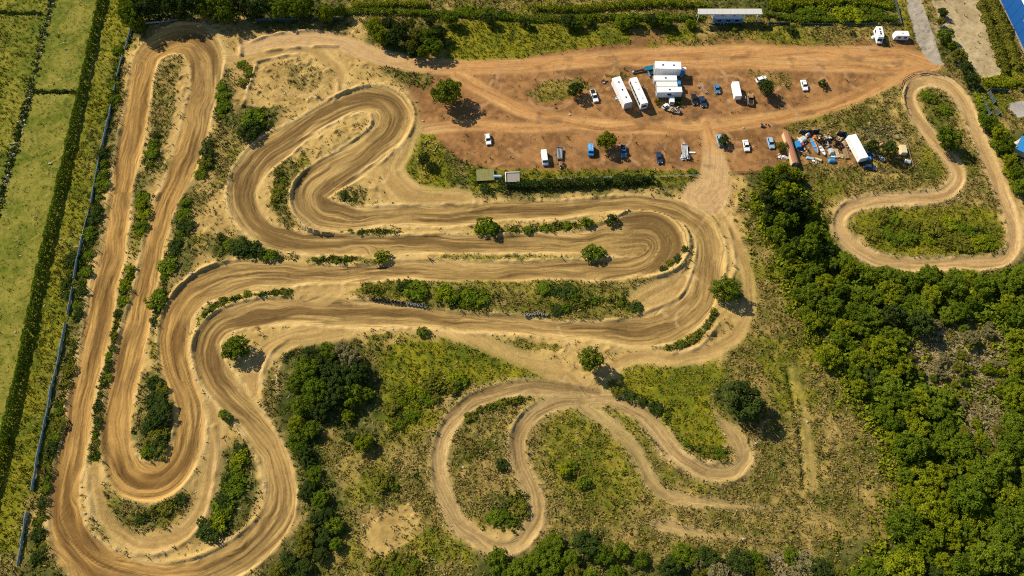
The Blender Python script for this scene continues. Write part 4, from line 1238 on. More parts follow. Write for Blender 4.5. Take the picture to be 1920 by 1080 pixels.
hedge('hedge', [(196, -20), (178, 60), (156, 165), (133, 270), (112, 360), (94, 440), (74, 530), (54, 630), (37, 710), (17, 800), (-2, 885), (-25, 985)], 1.35, 2.3, .26, 110, 'green', 'long clipped dark hedge dividing the pasture from the net fence strip', 1)
hedge('hedge', [(935, 350), (1000, 349), (1080, 346), (1160, 341), (1225, 338)], 2.6, 2.2, .28, 110, 'dark', 'dense dark hedge between the paddock fence and the pit straight', 2)
hedge('hedge', [(640, 24), (700, 22), (760, 26), (830, 28), (900, 30), (990, 36)], 2.6, 1.3, .28, 70, 'green', 'leafy hedge behind the grove above the entrance road', 3)
hedge('hedge', [(990, 36), (1060, 36), (1150, 34), (1250, 36), (1320, 34)], 2.6, 1.3, .28, 70, 'green', 'leafy hedge running up to the grandstand behind the yellow meadow', 4)
hedge('hedge', [(660, 14), (740, 10), (800, 12)], 2.4, 1.6, .28, 90, 'bright', 'short bright hedge at the far top behind the grove', 5)
hedge('hedge', [(1000, 18), (1080, 20), (1170, 12), (1250, 8), (1330, 14)], 2.6, 1.6, .28, 80, 'bright', 'bright far hedge nearest the top edge left of the grandstand', 6)
hedge('hedge', [(1836, 6), (1852, 48), (1868, 90), (1884, 138)], 3.2, 1.8, .28, 90, 'olive', 'olive hedge between the gravel yard and the blue building', 7)
hedge('hedge', [(1858, 4), (1875, 45), (1893, 90), (1908, 132)], 4.5, 1.4, .30, 120, 'olive', 'wide rough hedge at the foot of the blue building', 8)
hedge('hedge', [(1842, 156), (1880, 157), (1930, 157)], 3.4, 1.3, .26, 120, 'bright', 'yellow green hedge below the gravel yard', 9)
hedge('hedge', [(1430, 28), (1500, 38), (1580, 38), (1680, 36)], 2.6, 1.2, .26, 90, 'green', 'low green hedge along the far fence right of the grandstand', 10)
hedge('hedge', [(1440, 12), (1520, 2), (1600, 4), (1670, 8)], 5.0, 1.6, .30, 130, 'bright', 'wide bright hedge in the lush plot at the top edge', 12)
# ------------------------------------------------------------------ solid shapes
def box(bm, x0, x1, y0, y1, z0, z1, tx=0.0, ty=0.0, fx=None):
    """a box whose top is drawn in by tx, ty (fx: the front end by another amount)"""
    fx = tx if fx is None else fx
    lo = [bm.verts.new(p) for p in ((x0, y0, z0), (x1, y0, z0), (x1, y1, z0), (x0, y1, z0))]
    hi = [bm.verts.new(p) for p in ((x0 + tx, y0 + ty, z1), (x1 - fx, y0 + ty, z1), (x1 - fx, y1 - ty, z1), (x0 + tx, y1 - ty, z1))]
    bm.faces.new(lo[::-1]); bm.faces.new(hi)
    for i in range(4):
        bm.faces.new((lo[i], lo[(i + 1) % 4], hi[(i + 1) % 4], hi[i]))


def prof(bm, pts, hw):
    """a side profile [(x, z)] carried across; hw(z) = half width"""
    A = [bm.verts.new((x, -hw(z), z)) for x, z in pts]
    B = [bm.verts.new((x, hw(z), z)) for x, z in pts]
    bm.faces.new(A); bm.faces.new(B[::-1])
    n = len(pts)
    for i in range(n):
        bm.faces.new((A[(i + 1) % n], A[i], B[i], B[(i + 1) % n]))


def slab(bm, q, t):
    """a plate of thickness t standing proud of the quad q"""
    q = [Vector(p) for p in q]
    n = (q[1] - q[0]).cross(q[2] - q[0]).normalized()
    lo = [bm.verts.new(p - n * .02) for p in q]; hi = [bm.verts.new(p + n * t) for p in q]
    bm.faces.new(lo[::-1]); bm.faces.new(hi)
    for i in range(4):
        bm.faces.new((lo[i], lo[(i + 1) % 4], hi[(i + 1) % 4], hi[i]))


def cyl(bm, p0, p1, r0, r1=None, n=10):
    p0, p1 = Vector(p0), Vector(p1)
    r1 = r0 if r1 is None else r1
    ax = (p1 - p0).normalized(); u = ax.orthogonal().normalized(); w = ax.cross(u)
    a = [bm.verts.new(p0 + (u * math.cos(6.2832 * i / n) + w * math.sin(6.2832 * i / n)) * r0) for i in range(n)]
    b = [bm.verts.new(p1 + (u * math.cos(6.2832 * i / n) + w * math.sin(6.2832 * i / n)) * r1) for i in range(n)]
    bm.faces.new(a[::-1]); bm.faces.new(b)
    for i in range(n):
        bm.faces.new((a[i], a[(i + 1) % n], b[(i + 1) % n], b[i]))


def done(name, bm, mat, parent=None, bevel=0.0, smooth=False):
    bmesh.ops.recalc_face_normals(bm, faces=bm.faces)
    if bevel:
        bmesh.ops.bevel(bm, geom=list(bm.edges), offset=bevel, segments=2, affect='EDGES', profile=.6)
    me = bpy.data.meshes.new(name)
    bm.to_mesh(me); bm.free()
    me.materials.append(PM[mat] if isinstance(mat, str) else mat)
    if smooth:
        me.polygons.foreach_set('use_smooth', [True] * len(me.polygons))
    return link(name, me, parent)


def part(name, mat, parent, *boxes, bevel=0.0):
    bm = bmesh.new()
    for b in boxes:
        box(bm, *b)
    return done(name, bm, mat, parent, bevel)


def place(name, px, py, dx, dy, zmid=0.6, loc=None):
    """an Empty on the ground under pixel (px, py) (seen at height zmid), its x axis along the pixel direction (dx, dy)"""
    p = pix(px, py, zmid); q = pix(px + dx, py + dy, zmid)
    return empty(name, (p.x, p.y, hz(p.x, p.y)), math.atan2(q.y - p.y, q.x - p.x))


_wheels = {}


def wheel(parent, x, y, r=.33, w=.22, rim='chrome_wheel'):
    if (r, w, rim) not in _wheels:
        bm = bmesh.new(); cyl(bm, (0, -w / 2, 0), (0, w / 2, 0), r, n=14)
        t = bpy.data.meshes.new('tyre'); bm.to_mesh(t); bm.free(); t.materials.append(PM['black_rubber'])
        bm = bmesh.new(); cyl(bm, (0, -w / 2 - .012, 0), (0, w / 2 + .012, 0), r * .6, n=10)
        q = bpy.data.meshes.new('rim'); bm.to_mesh(q); bm.free(); q.materials.append(PM[rim])
        _wheels[(r, w, rim)] = (t, q)
    t, q = _wheels[(r, w, rim)]
    o = link('wheel', t, parent); o.location = (x, y, r)
    link('rim', q, o)
    return o


def pair(name, mat, parent, x0, x1, y0, y1, z0, z1):
    for s in (-1, 1):
        part(name, mat, parent, (x0, x1, min(s * y0, s * y1), max(s * y0, s * y1), z0, z1))


def car(px, py, dx, dy, paint, label, L=4.2, W=1.76, H=1.46, style='hatch', name='car', cat='car', group=None):
    r = place(name, px, py, dx, dy, .7)
    h = L / 2
    hw = lambda z: W / 2 * (1 - .05 * abs(z - .6))
    if style == 'van':
        pts = [(-h, .28), (h, .28), (h, .80), (h - .25, 1.02), (h - .62, H * .62), (h - 1.05, H - .08), (h - 1.25, H), (-h + .08, H), (-h, H - .1)]
        bm = bmesh.new(); prof(bm, pts, lambda z: W / 2 * (1 - .10 * max(0, z - 1.0)))
        done('body', bm, paint, r, .05)
        a = W / 2 * .92
        bm = bmesh.new(); slab(bm, [(h - .62, -a * .94, H * .64), (h - .62, a * .94, H * .64), (h - 1.04, a * .88, H - .12), (h - 1.04, -a * .88, H - .12)], .03); done('windscreen', bm, 'dark_glass', r)
        for s in (-1, 1):
            part('side_window', 'dark_glass', r, (h - 2.0, h - 1.15, min(s * (W / 2 - .12), s * (W / 2 + .0)), max(s * (W / 2 - .12), s * (W / 2 + .0)), H * .60, H * .86))
        part('rear_window', 'dark_glass', r, (-h - .03, -h + .05, -a * .75, a * .75, H * .58, H * .86))
        part('roof_rib', 'off_white_panel', r, (-h + .5, h - 1.6, -.04, .04, H - .02, H + .03), (-h + .5, h - 1.6, -.5, -.44, H - .02, H + .03), (-h + .5, h - 1.6, .44, .5, H - .02, H + .03))
        wx = h * .62
    else:
        deck = .92
        pts = [(-h, .28), (h, .28), (h, .60), (h - .14, .74), (h * .42, deck), (-h + .10, deck + .02), (-h, .78)]
        bm = bmesh.new(); prof(bm, pts, hw); done('body', bm, paint, r, .05)
        if style == 'pickup':
            c0, c1, t0, t1 = -h * .12, h * .46, -h * .06, h * .20
        elif style == 'saloon':
            c0, c1, t0, t1 = -h * .70, h * .44, -h * .42, h * .12
        else:
            c0, c1, t0, t1 = -h * .93, h * .44, -h * .74, h * .10
        a, b = W / 2 * .90, W / 2 * .70
        cb = lambda z: a + (b - a) * (z - deck) / (H - deck)
        bm = bmesh.new(); prof(bm, [(c0, deck - .02), (c1, deck - .02), (t1, H), (t0, H)], cb); done('cabin', bm, paint, r, .03)
        e_ = lambda x0, z0, x1, z1, f: (x0 + (x1 - x0) * f, z0 + (z1 - z0) * f)
        for nm, (xa, xb), flip in (('windscreen', (c1, t1), 1), ('rear_window', (c0, t0), -1)):
            (u0, v0), (u1, v1) = e_(xa, deck, xb, H, .08), e_(xa, deck, xb, H, .88)
            y0, y1 = cb(v0) * .9, cb(v1) * .9
            q = [(u0, -y0, v0), (u0, y0, v0), (u1, y1, v1), (u1, -y1, v1)]
            bm = bmesh.new(); slab(bm, q if flip > 0 else q[::-1], .02); done(nm, bm, 'dark_glass', r)
        for s in (-1, 1):
            z0, z1 = deck + .06, H - .08
            q = [(c0 + .22, s * cb(z0), z0), (c1 - .25, s * cb(z0), z0), (t1 - .05, s * cb(z1), z1), (t0 + .05, s * cb(z1), z1)]
            bm = bmesh.new(); slab(bm, q if s < 0 else q[::-1], .015); done('side_window', bm, 'dark_glass', r)
        if style == 'pickup':
            part('load_bed', 'black_rubber', r, (-h + .12, c0 - .1, -W / 2 + .14, W / 2 - .14, deck, deck + .035))
            pair('bed_rail', paint, r, -h + .05, c0 - .05, W / 2 - .14, W / 2 - .03, deck, deck + .16)
            part('tailgate', paint, r, (-h, -h + .1, -W / 2 + .06, W / 2 - .06, deck - .2, deck + .15))
        wx = h * .64
    for sx in (-wx, wx):
        for sy in (-W / 2 + .08, W / 2 - .08):
            wheel(r, sx, sy)
    pair('headlight', 'clear_lens', r, h - .16, h + .015, W / 2 - .45, W / 2 - .08, .58, .70)
    pair('tail_light', 'red_lens', r, -h - .015, -h + .1, W / 2 - .35, W / 2 - .06, .66, .84)
    pair('mirror', paint, r, h * .36, h * .36 + .16, W / 2 - .02, W / 2 + .17, .95, 1.08)
    tag(r, label, cat, group)
    return r


def box_trailer(px, py, dx, dy, L, W, H, label, wall='white_paint', roof='white_roof_sheet', vents=2, windows=0, name='box_trailer', cat='trailer', zmid=None, end='grey_panel', axles=2, tow=1.6, door_side=-1):
    r = place(name, px, py, dx, dy, H * .75 if zmid is None else zmid)
    h, f = L / 2, .85
    part('body', wall, r, (-h, h, -W / 2, W / 2, f, H), bevel=.05)
    part('roof_sheet', roof, r, (-h + .06, h - .06, -W / 2 + .06, W / 2 - .06, H - .02, H + .03))
    for k in range(vents):
        x = -h + L * (k + .7) / (vents + .4)
        v = part('roof_vent', 'grey_panel', r, (x - .35, x + .35, -.3, .3, H + .03, H + .18, .06, .06))
        part('vent_lid', 'dark_glass', v, (x - .24, x + .24, -.2, .2, H + .18, H + .21))
    for s in (-1, 1):
        for k in range(int(L / 3)):
            x = -h + L * (k + .5) / int(L / 3)
            part('side_rail', 'off_white_panel', r, (x - .04, x + .04, min(s * W / 2, s * (W / 2 + .03)), max(s * W / 2, s * (W / 2 + .03)), f + .1, H - .1))
    for k in range(windows):
        x = -h + L * (k + .6) / (windows + .2)
        part('side_window', 'dark_glass', r, (x - .7, x + .7, door_side * (W / 2 + .02) - .02, door_side * (W / 2 + .02) + .02, H * .55, H * .80))
    for s in (-1, 1):
        d = part('rear_door', end, r, (-h - .04, -h + .02, min(s * .03, s * (W / 2 - .06)), max(s * .03, s * (W / 2 - .06)), f + .08, H - .1))
        part('lock_bar', 'galvanised_steel', d, (-h - .08, -h - .04, s * .35 - .03, s * .35 + .03, f + .15, H - .2))
    part('chassis', 'black_paint', r, (-h + .3, h - .2, -W * .3, W * .3, .55, f))
    for k in range(axles):
        for sy in (-W / 2 + .16, W / 2 - .16):
            wheel(r, -h * .45 + k * 1.15, sy, .46, .28, 'galvanised_steel')
    pair('landing_leg', 'galvanised_steel', r, h * .55, h * .55 + .14, W * .28, W * .28 + .14, 0, .6)
    if tow:
        part('drawbar', 'black_paint', r, (h - .2, h + tow, -.08, .08, .55, .68))
    tag(r, label, cat)
    return r


def coach(px, py, dx, dy, L, W, H, label):
    r = place('coach', px, py, dx, dy, H * .7)
    h = L / 2
    bm = bmesh.new(); prof(bm, [(-h, .45), (h, .45), (h, 1.3), (h - .35, H - .2), (h - .6, H), (-h + .15, H), (-h, H - .2)], lambda z: W / 2)
    done('body', bm, 'white_paint', r, .06)
    for s in (-1, 1):
        for k in range(6):
            x = -h + .9 + k * (L - 2.6) / 5.4
            part('side_window', 'dark_glass', r, (x, x + (L - 2.6) / 5.4 - .25, s * (W / 2 + .005) - .03, s * (W / 2 + .005) + .03, H * .48, H * .78))
    part('rear_window', 'dark_glass', r, (-h - .03, -h + .04, -W * .34, W * .34, H * .45, H * .74))
    bm = bmesh.new(); slab(bm, [(h, -W * .44, 1.4), (h, W * .44, 1.4), (h - .33, W * .42, H - .3), (h - .33, -W * .42, H - .3)], .03); done('windscreen', bm, 'dark_glass', r)
    for x in (-h * .55, h * .1, h * .6):
        part('roof_vent', 'off_white_panel', r, (x - .4, x + .4, -.35, .35, H, H + .14, .06, .06))
    part('belly_stripe', 'steel_blue_paint', r, (-h + .2, h - .2, -W / 2 - .012, W / 2 + .012, .75, 1.0))
    for x in (-h * .55, -h * .38, h * .62):
        for sy in (-W / 2 + .14, W / 2 - .14):
            wheel(r, x, sy, .5, .28, 'galvanised_steel')
    pair('tail_light', 'red_lens', r, -h - .02, -h + .1, W / 2 - .35, W / 2 - .1, .7, 1.0)
    pair('headlight', 'clear_lens', r, h - .1, h + .015, W / 2 - .5, W / 2 - .12, .7, .95)
    tag(r, label, 'coach')
    return r


def caravan(px, py, dx, dy, L, W, H, label):
    r = place('caravan', px, py, dx, dy, H * .6)
    h = L / 2
    bm = bmesh.new(); prof(bm, [(-h + .05, .45), (h - .05, .45), (h + .05, 1.4), (h - .35, H - .05), (h - .6, H), (-h + .5, H), (-h + .25, H - .05), (-h - .03, 1.4)], lambda z: W / 2); done('body', bm, 'white_paint', r, .07)
    for s in (-1, 1):
        for x in (-h * .5, h * .35):
            part('side_window', 'dark_glass', r, (x - .5, x + .5, s * W / 2 - .02, s * W / 2 + .02, H * .48, H * .76))
    part('door', 'off_white_panel', r, (-.25, .35, -W / 2 - .03, -W / 2 + .02, .6, H * .85))
    part('roof_hatch', 'grey_panel', r, (-.3, .3, -.3, .3, H, H + .12, .05, .05))
    for sy in (-W / 2 + .1, W / 2 - .1):
        wheel(r, -.2, sy)
    bm = bmesh.new(); cyl(bm, (h, -.6, .5), (h + 1.2, 0, .5), .05, n=6); cyl(bm, (h, .6, .5), (h + 1.2, 0, .5), .05, n=6); cyl(bm, (h + 1.1, 0, 0), (h + 1.1, 0, .55), .05, n=6); done('drawbar', bm, 'galvanised_steel', r)
    tag(r, label, 'caravan')
    return r


def camper(px, py, dx, dy, L, W, H, label):
    r = place('camper_van', px, py, dx, dy, H * .6)
    h = L / 2
    part('living_box', 'white_paint', r, (-h, h - 1.5, -W / 2, W / 2, .5, H), bevel=.08)
    bm = bmesh.new(); prof(bm, [(h - 1.6, .4), (h, .4), (h, .95), (h - .5, 1.2), (h - 1.1, 2.0), (h - 1.6, 2.05)], lambda z: W * .46); done('cab', bm, 'white_paint', r, .05)
    part('overcab', 'white_paint', r, (h - 1.55, h - .7, -W * .47, W * .47, 2.06, H - .1, 0, .05, .35), bevel=.05)
    bm = bmesh.new(); slab(bm, [(h - .5, -W * .4, 1.24), (h - .5, W * .4, 1.24), (h - 1.05, W * .38, 1.96), (h - 1.05, -W * .38, 1.96)], .02); done('windscreen', bm, 'dark_glass', r)
    for x in (-h * .55, -h * .1, h * .2):
        part('roof_vent', 'dark_glass', r, (x - .3, x + .3, -.3, .3, H, H + .14, .05, .05))
    for s in (-1, 1):
        part('side_window', 'dark_glass', r, (-h * .7, -h * .2, s * W / 2 - .02, s * W / 2 + .02, H * .55, H * .78))
    for x in (-h * .5, h - .85):
        for sy in (-W / 2 + .15, W / 2 - .15):
            wheel(r, x, sy, .36, .24)
    tag(r, label, 'camper van')
    return r


def motorbike(loc, rz, mat, parent=None, label=None, group=None):
    r = empty('motorbike', loc, rz)
    if parent is not None:
        r.parent = parent
    for x in (-.7, .7):
        wheel(r, x, 0, .33, .11, 'galvanised_steel')
    part('seat', 'black_rubber', r, (-.75, .05, -.12, .12, .82, .93, .04, .02))
    part('tank', mat, r, (-.05, .45, -.16, .16, .72, .98, .08, .04))
    part('engine', 'galvanised_steel', r, (-.25, .3, -.14, .14, .32, .68))
    part('mudguard', mat, r, (.45, 1.0, -.09, .09, .74, .78), (-1.05, -.6, -.1, .1, .84, .89))
    bm = bmesh.new(); cyl(bm, (.7, .1, .33), (.42, .08, 1.05), .035, n=6); cyl(bm, (.7, -.1, .33), (.42, -.08, 1.05), .035, n=6); done('fork', bm, 'galvanised_steel', r)
    bm = bmesh.new(); cyl(bm, (.38, -.4, 1.08), (.38, .4, 1.08), .03, n=6); done('handlebar', bm, 'black_paint', r)
    if label:
        tag(r, label, 'motorbike', group)
    return r


def flatbed(px, py, dx, dy, L, W, label, rails='galvanised_steel', deck='weathered_wood', name='flatbed_trailer', high=.75):
    r = place(name, px, py, dx, dy, .6)
    h = L / 2
    n = 6
    for k in range(n):
        y = -W / 2 + W * k / n
        part('plank', deck, r, (-h, h, y + .02, y + W / n - .02, .55, .60))
    pair('side_rail', rails, r, -h, h, W / 2, W / 2 + .07, .5, high)
    part('headboard', rails, r, (h, h + .07, -W / 2, W / 2, .5, high + .25))
    part('drawbar', rails, r, (h + .07, h + 1.3, -.07, .07, .45, .57))
    for sy in (-W / 2 - .22, W / 2 + .22):
        wheel(r, -.25, sy, .3, .18, 'galvanised_steel')
    tag(r, label, 'trailer')
    return r


# ------------------------------------------------------------------ the paddock
UP = (0, -1); DOWN = (0, 1)
box_trailer(1166, 172, -22, -46, 11.6, 2.9, 3.9, 'long white box trailer parked beside the white coach', vents=3, axles=3)
coach(1197, 172, -22, -50, 12.2, 2.5, 3.3, 'long white coach with dark side windows between the box trailer and the stacked trailers')
box_trailer(1252, 126, 50, 1.5, 9.0, 3.4, 4.3, 'tallest white box trailer nearest the orange road, with blue gear at its end', vents=2, windows=0, tow=0)
box_trailer(1247, 149, 42, 0, 8.0, 2.3, 2.9, 'white trailer second from the orange road in the row of four', vents=1, tow=0)
box_trailer(1250, 160, 38, 0, 7.2, 2.0, 2.9, 'low white trailer third from the orange road with a blue tarpaulin end', roof='off_white_panel', vents=0, tow=0)
box_trailer(1254.5, 171.5, 46, -1, 8.6, 2.3, 3.5, 'white trailer nearest the small van in the row of four', vents=1, windows=1, tow=0)
t = place('tarpaulin_stack', 1273, 156, 1, 0, 2.2)
part('tarpaulin', 'blue_tarp', t, (-.7, .7, -.9, .9, 1.6, 2.6, .15, .15), bevel=.08); part('crate', 'weathered_wood', t, (-.65, .65, -.85, .85, 0, 1.6))
tag(t, 'blue tarpaulin covered stack at the end of the low white trailer', 'tarpaulin')
t = place('generator', 1279, 135, 1, 0, 1.2)
part('housing', 'steel_blue_paint', t, (-.9, .9, -.8, .8, .2, 1.5), bevel=.06); part('fuel_tank', 'sky_blue_paint', t, (-.8, .3, -1.6, -.85, .15, 1.1), bevel=.08); part('canopy', 'white_roof_sheet', t, (-.2, 1.3, -.2, 1.3, 2.2, 2.3))
for sx in (-.1, 1.2):
    for sy in (-.1, 1.2):
        part('leg', 'galvanised_steel', t, (sx - .04, sx + .04, sy - .04, sy + .04, 0, 2.2))
tag(t, 'blue generator under a small white canopy at the end of the tallest trailer', 'generator')
t = place('open_trailer', 1214, 128, -34, 7, .9)
part('tub', 'teal_paint', t, (-2.4, .9, -.85, .85, .5, 1.1, -.05, -.05)); part('boom', 'black_paint', t, (.9, 5.0, -.35, .35, .5, .75)); part('boom_head', 'pale_blue_paint', t, (5.0, 5.6, -.3, .3, .45, .9))
part('side_arm', 'steel_blue_paint', t, (-.1, .4, .85, 3.4, .4, .8)); part('toolbox', 'black_paint', t, (-2.0, -.4, 1.3, 2.6, 0, .6))
for sy in (-1, 1):
    wheel(t, -1.4, sy, .4, .25)
tag(t, 'teal lifting trailer with a long dark boom left of the tallest trailer', 'trailer')
car(1114, 180, 5, 14, 'white_paint', 'white pickup parked beside the dark round tree', 5.2, 1.85, 1.7, 'pickup', 'pickup', 'pickup')
car(1258.5, 188, -.5, -8, 'white_paint', 'small white van backed against the row of four trailers', 3.6, 1.8, 1.9, 'van', 'van', 'van')
r = flatbed(1263, 206, 22, 6, 4.2, 1.9, 'flatbed trailer loaded with bikes and timber below the small white van', deck='pale_wood')
for k_ in range(2):
    p_ = r.matrix_basis @ Vector((-.6 + k_ * 1.4, -.35 + .7 * k_, .60))
    motorbike(p_, r.rotation_euler.z + 1.2, 'white_paint' if k_ else 'orange_paint', None, 'pale motorbike standing on the loaded flatbed trailer' if k_ else 'orange motorbike standing on the loaded flatbed trailer')
car(1248, 199, 6, -4, 'white_paint', 'white buggy coupled to the loaded flatbed trailer', 2.6, 1.4, 1.5, 'hatch', 'buggy', 'buggy')
car(1302, 186, 3, 14, 'black_paint', 'black estate car nearer the trailers of the pair by the poles', 4.4, 1.8, 1.5)
car(1318, 190, 4, 14, 'navy_paint', 'dark blue car farther from the trailers of the pair by the poles', 4.4, 1.8, 1.5, 'saloon')
t = place('pole_rack', 1318, 168, 12, 10, .6)
for k_ in range(2):
    bm = bmesh.new(); cyl(bm, (-2.6, k_ * .5, .5 + .1 * k_), (2.2, k_ * .5, .5), .06, n=6); done('pole', bm, 'galvanised_steel', t)
for x_ in (-1.8, 1.6):
    part('trestle', 'rusty_steel', t, (x_ - .05, x_ + .05, -.3, .8, 0, .45))
tag(t, 'steel poles on trestles behind the two dark cars', 'poles')
car(1344.5, 166, 3, 13, 'steel_blue_paint', 'small steel blue car alone between the trailers and the box van', 3.9, 1.7, 1.45)
box_trailer(1381, 169, 5, 24, 6.4, 2.3, 2.7, 'white box van parked beside the tan pickup', vents=0, axles=2, name='box_van', cat='van', tow=0)
car(1407, 186, 0, -14, 'tan_paint', 'tan pickup casting a shadow beside the white box van', 5.0, 1.9, 1.7, 'pickup', 'pickup', 'pickup')
p_ = pix(1396, 188); motorbike((p_.x, p_.y, hz(p_.x, p_.y)), 1.3, 'white_paint', None, 'white motorbike beside the tan pickup')
p_ = pix(1398, 192); motorbike((p_.x, p_.y, hz(p_.x, p_.y)), 1.5, 'navy_paint', None, 'dark motorbike beside the tan pickup')
car(1428, 148, 6, -2, 'white_paint', 'white car half hidden behind the dark paddock tree', 4.2, 1.76, 1.5)
car(1508, 159.5, 4, 14, 'white_paint', 'white car parked alone near the round shrub', 4.4, 1.8, 1.45, 'saloon')
car(915, 261, 2, 14, 'white_paint', 'white hatchback alone at the red end of the lower paddock', 4.3, 1.8, 1.5)
car(1021, 297, 2, 14, 'white_paint', 'long white van in the lower paddock row beside the bike rack', 5.4, 1.95, 1.95, 'van', 'van', 'van')
car(1107.5, 282, .5, 14, 'sky_blue_paint', 'sky blue van parked beside the bright paddock tree', 4.2, 1.85, 1.85, 'van', 'van', 'van')
car(1169, 283, 1, 14, 'steel_blue_paint', 'steel blue pickup in the shade of the bright paddock tree', 4.6, 1.8, 1.6, 'pickup', 'pickup', 'pickup')
car(1236, 295, 3, 14, 'navy_paint', 'dark blue saloon near the gateway end of the lower row', 4.4, 1.78, 1.45, 'saloon')
car(1350, 263, 4, 14, 'pale_blue_paint', 'pale blue car tucked under the small round tree', 4.6, 1.85, 1.5)
car(1399, 273, 3, 14, 'white_paint', 'white saloon on the sandy corner left of the junk yard', 4.4, 1.78, 1.45, 'saloon')
car(1445, 268, 4, 14, 'pale_blue_paint', 'pale blue and white hatchback beside the olive tree', 4.3, 1.78, 1.5)
# bike rack, bikes, trailers of the lower row
r = flatbed(1049, 288, 1, -18, 4.4, 2.0, 'low trailer carrying rows of steel bike channels beside the long white van', rails='steel_blue_paint')
for k_ in range(4):
    part('bike_channel', 'galvanised_steel', r, (-1.9, 1.9, -.8 + k_ * .45, -.62 + k_ * .45, .62, .80))
p_ = pix(1050, 313); motorbike((p_.x, p_.y, hz(p_.x, p_.y)), 1.7, 'silver_paint', None, 'silver motorbike standing below the bike channel trailer')
p_ = pix(1055, 310); motorbike((p_.x, p_.y, hz(p_.x, p_.y)), 1.2, 'black_paint', None, 'black motorbike beside the silver one in the lower row')
r = flatbed(1284, 284, -2, -22, 5.4, 1.8, 'grey open trailer with bikes and frames at the gateway', rails='off_white_panel', deck='grey_panel')
bm = bmesh.new()
for k_ in range(4):
    cyl(bm, (-2 + k_ * 1.2, .9, .6), (-2 + k_ * 1.2, 1.0, 1.7), .05, n=6)
cyl(bm, (-2, 1.0, 1.7), (1.6, 1.0, 1.7), .05, n=6); done('rack_frame', bm, 'galvanised_steel', r)
part('ramp', 'off_white_panel', r, (-.4, .2, -3.6, -1.0, .15, .25))
for k_ in range(3):
    p_ = r.matrix_basis @ Vector((-2.2, -1.6 + k_ * .75, 0)); motorbike((p_.x, p_.y, hz(p_.x, p_.y)), r.rotation_euler.z + .3 * k_, ('black_paint', 'silver_paint', 'white_paint')[k_], None, ('black', 'silver', 'white')[k_] + ' motorbike behind the grey open trailer at the gateway')
# hut, covered plot and tank by the pit straight
t = place('hut', 961, 334, 1, -.03, 2.0)
part('wall', 'off_white_panel', t, (-2.1, 2.1, -1.6, 1.6, 0, 2.3)); part('roof', 'concrete_block', t, (-2.3, 2.3, -1.8, 1.8, 2.3, 2.45)); part('parapet', 'off_white_panel', t, (-2.35, -2.1, -1.85, 1.85, 2.45, 2.8), (-2.1, 2.35, 1.65, 1.85, 2.45, 2.75))
part('door', 'steel_blue_paint', t, (-.5, .4, -1.64, -1.6, 0, 1.9)); part('window', 'dark_glass', t, (.9, 1.7, -1.63, -1.6, 1.0, 1.7))
tag(t, 'small flat roofed hut beside the hedge above the pit straight', 'hut')
t = place('shade_canopy', 910, 328, 1, -.05, .9)
part('cover', 'green_tarp', t, (-2.9, 2.9, -2.2, 2.2, .85, .92)); 
for sx in (-2.8, 2.8):
    for sy in (-2.0, 2.0):
        part('post', 'pale_wood', t, (sx - .06, sx + .06, sy - .06, sy + .06, 0, .85))
tag(t, 'square olive net canopy in the grass left of the hut', 'canopy')
t = place('water_tank', 933, 332, 1, .02, .6)
bm = bmesh.new(); cyl(bm, (-1.3, 0, .75), (1.3, 0, .75), .55, n=14); done('barrel', bm, 'pale_blue_paint', t, .08)
for sx in (-.8, .8):
    part('cradle', 'rusty_steel', t, (sx - .1, sx + .1, -.45, .45, 0, .35))
tag(t, 'pale blue lying water tank between canopy and hut', 'tank')
t = place('sand_pit', 807, 273, 1, .35, .3)
for b_ in ((-2.2, 2.2, -1.5, -1.35), (-2.2, 2.2, 1.35, 1.5), (-2.2, -2.05, -1.35, 1.35), (2.05, 2.2, -1.35, 1.35)):
    part('beam', 'pale_wood', t, (*b_, 0, .35))
tag(t, 'square timber edged sand pit in the grass beside the sandy hairpin', 'sand pit')
# camper and caravan by the asphalt road
camper(1648, 66, 5, 22, 6.0, 2.2, 2.8, 'white camper van parked left of the caravan by the asphalt road')
caravan(1690, 66, -1, -.02, 5.2, 2.3, 2.6, 'white caravan standing beside the asphalt road')
t = place('scooter_cover', 1638, 71, 1, 0, .4); part('cover', 'off_white_panel', t, (-.8, .8, -.7, .7, .1, 1.0, .25, .25), bevel=.08); part('base', 'black_rubber', t, (-.7, .7, -.6, .6, 0, .1)); tag(t, 'small white covered cart left of the camper van', 'cart')

# grandstand roof and the cabin under it
p_ = pix(1369, 21, 4.6); q_ = pix(1427, 25, 4.6)
t = empty('shelter', (p_.x, p_.y, hz(p_.x, p_.y)), math.atan2(0, 1))
part('roof', 'cream_grey_roof', t, (-11.6, 11.6, -1.3, 1.3, 4.5, 4.66))
part('fascia', 'grey_panel', t, (-11.6, 11.6, -1.38, -1.3, 4.3, 4.66))
for x_ in (-11.2, -5.6, 0, 5.6, 11.2):
    for y_ in (-1.1, 1.1):
        part('post', 'off_white_panel', t, (x_ - .09, x_ + .09, y_ - .09, y_ + .09, 0, 4.5))
for x_ in (-9.9, 7.4):
    part('banner', 'blue_tarp', t, (x_, x_ + 2.8, 1.2, 1.26, 2.7, 4.3))
for k_ in range(9):
    x_ = -11.2 + k_ * 2.8
    part('roof_seam', 'grey_panel', t, (x_ - .04, x_ + .04, -1.28, 1.28, 4.66, 4.70))
tag(t, 'long open shelter with a white flat roof behind the far meadow', 'shelter')
box_trailer(1365, 33, 50, 0, 10.5, 2.5, 3.0, 'white and blue cabin truck parked under the long shelter', wall='steel_blue_paint', vents=2, windows=3, name='cabin_truck', cat='truck', tow=1.0)
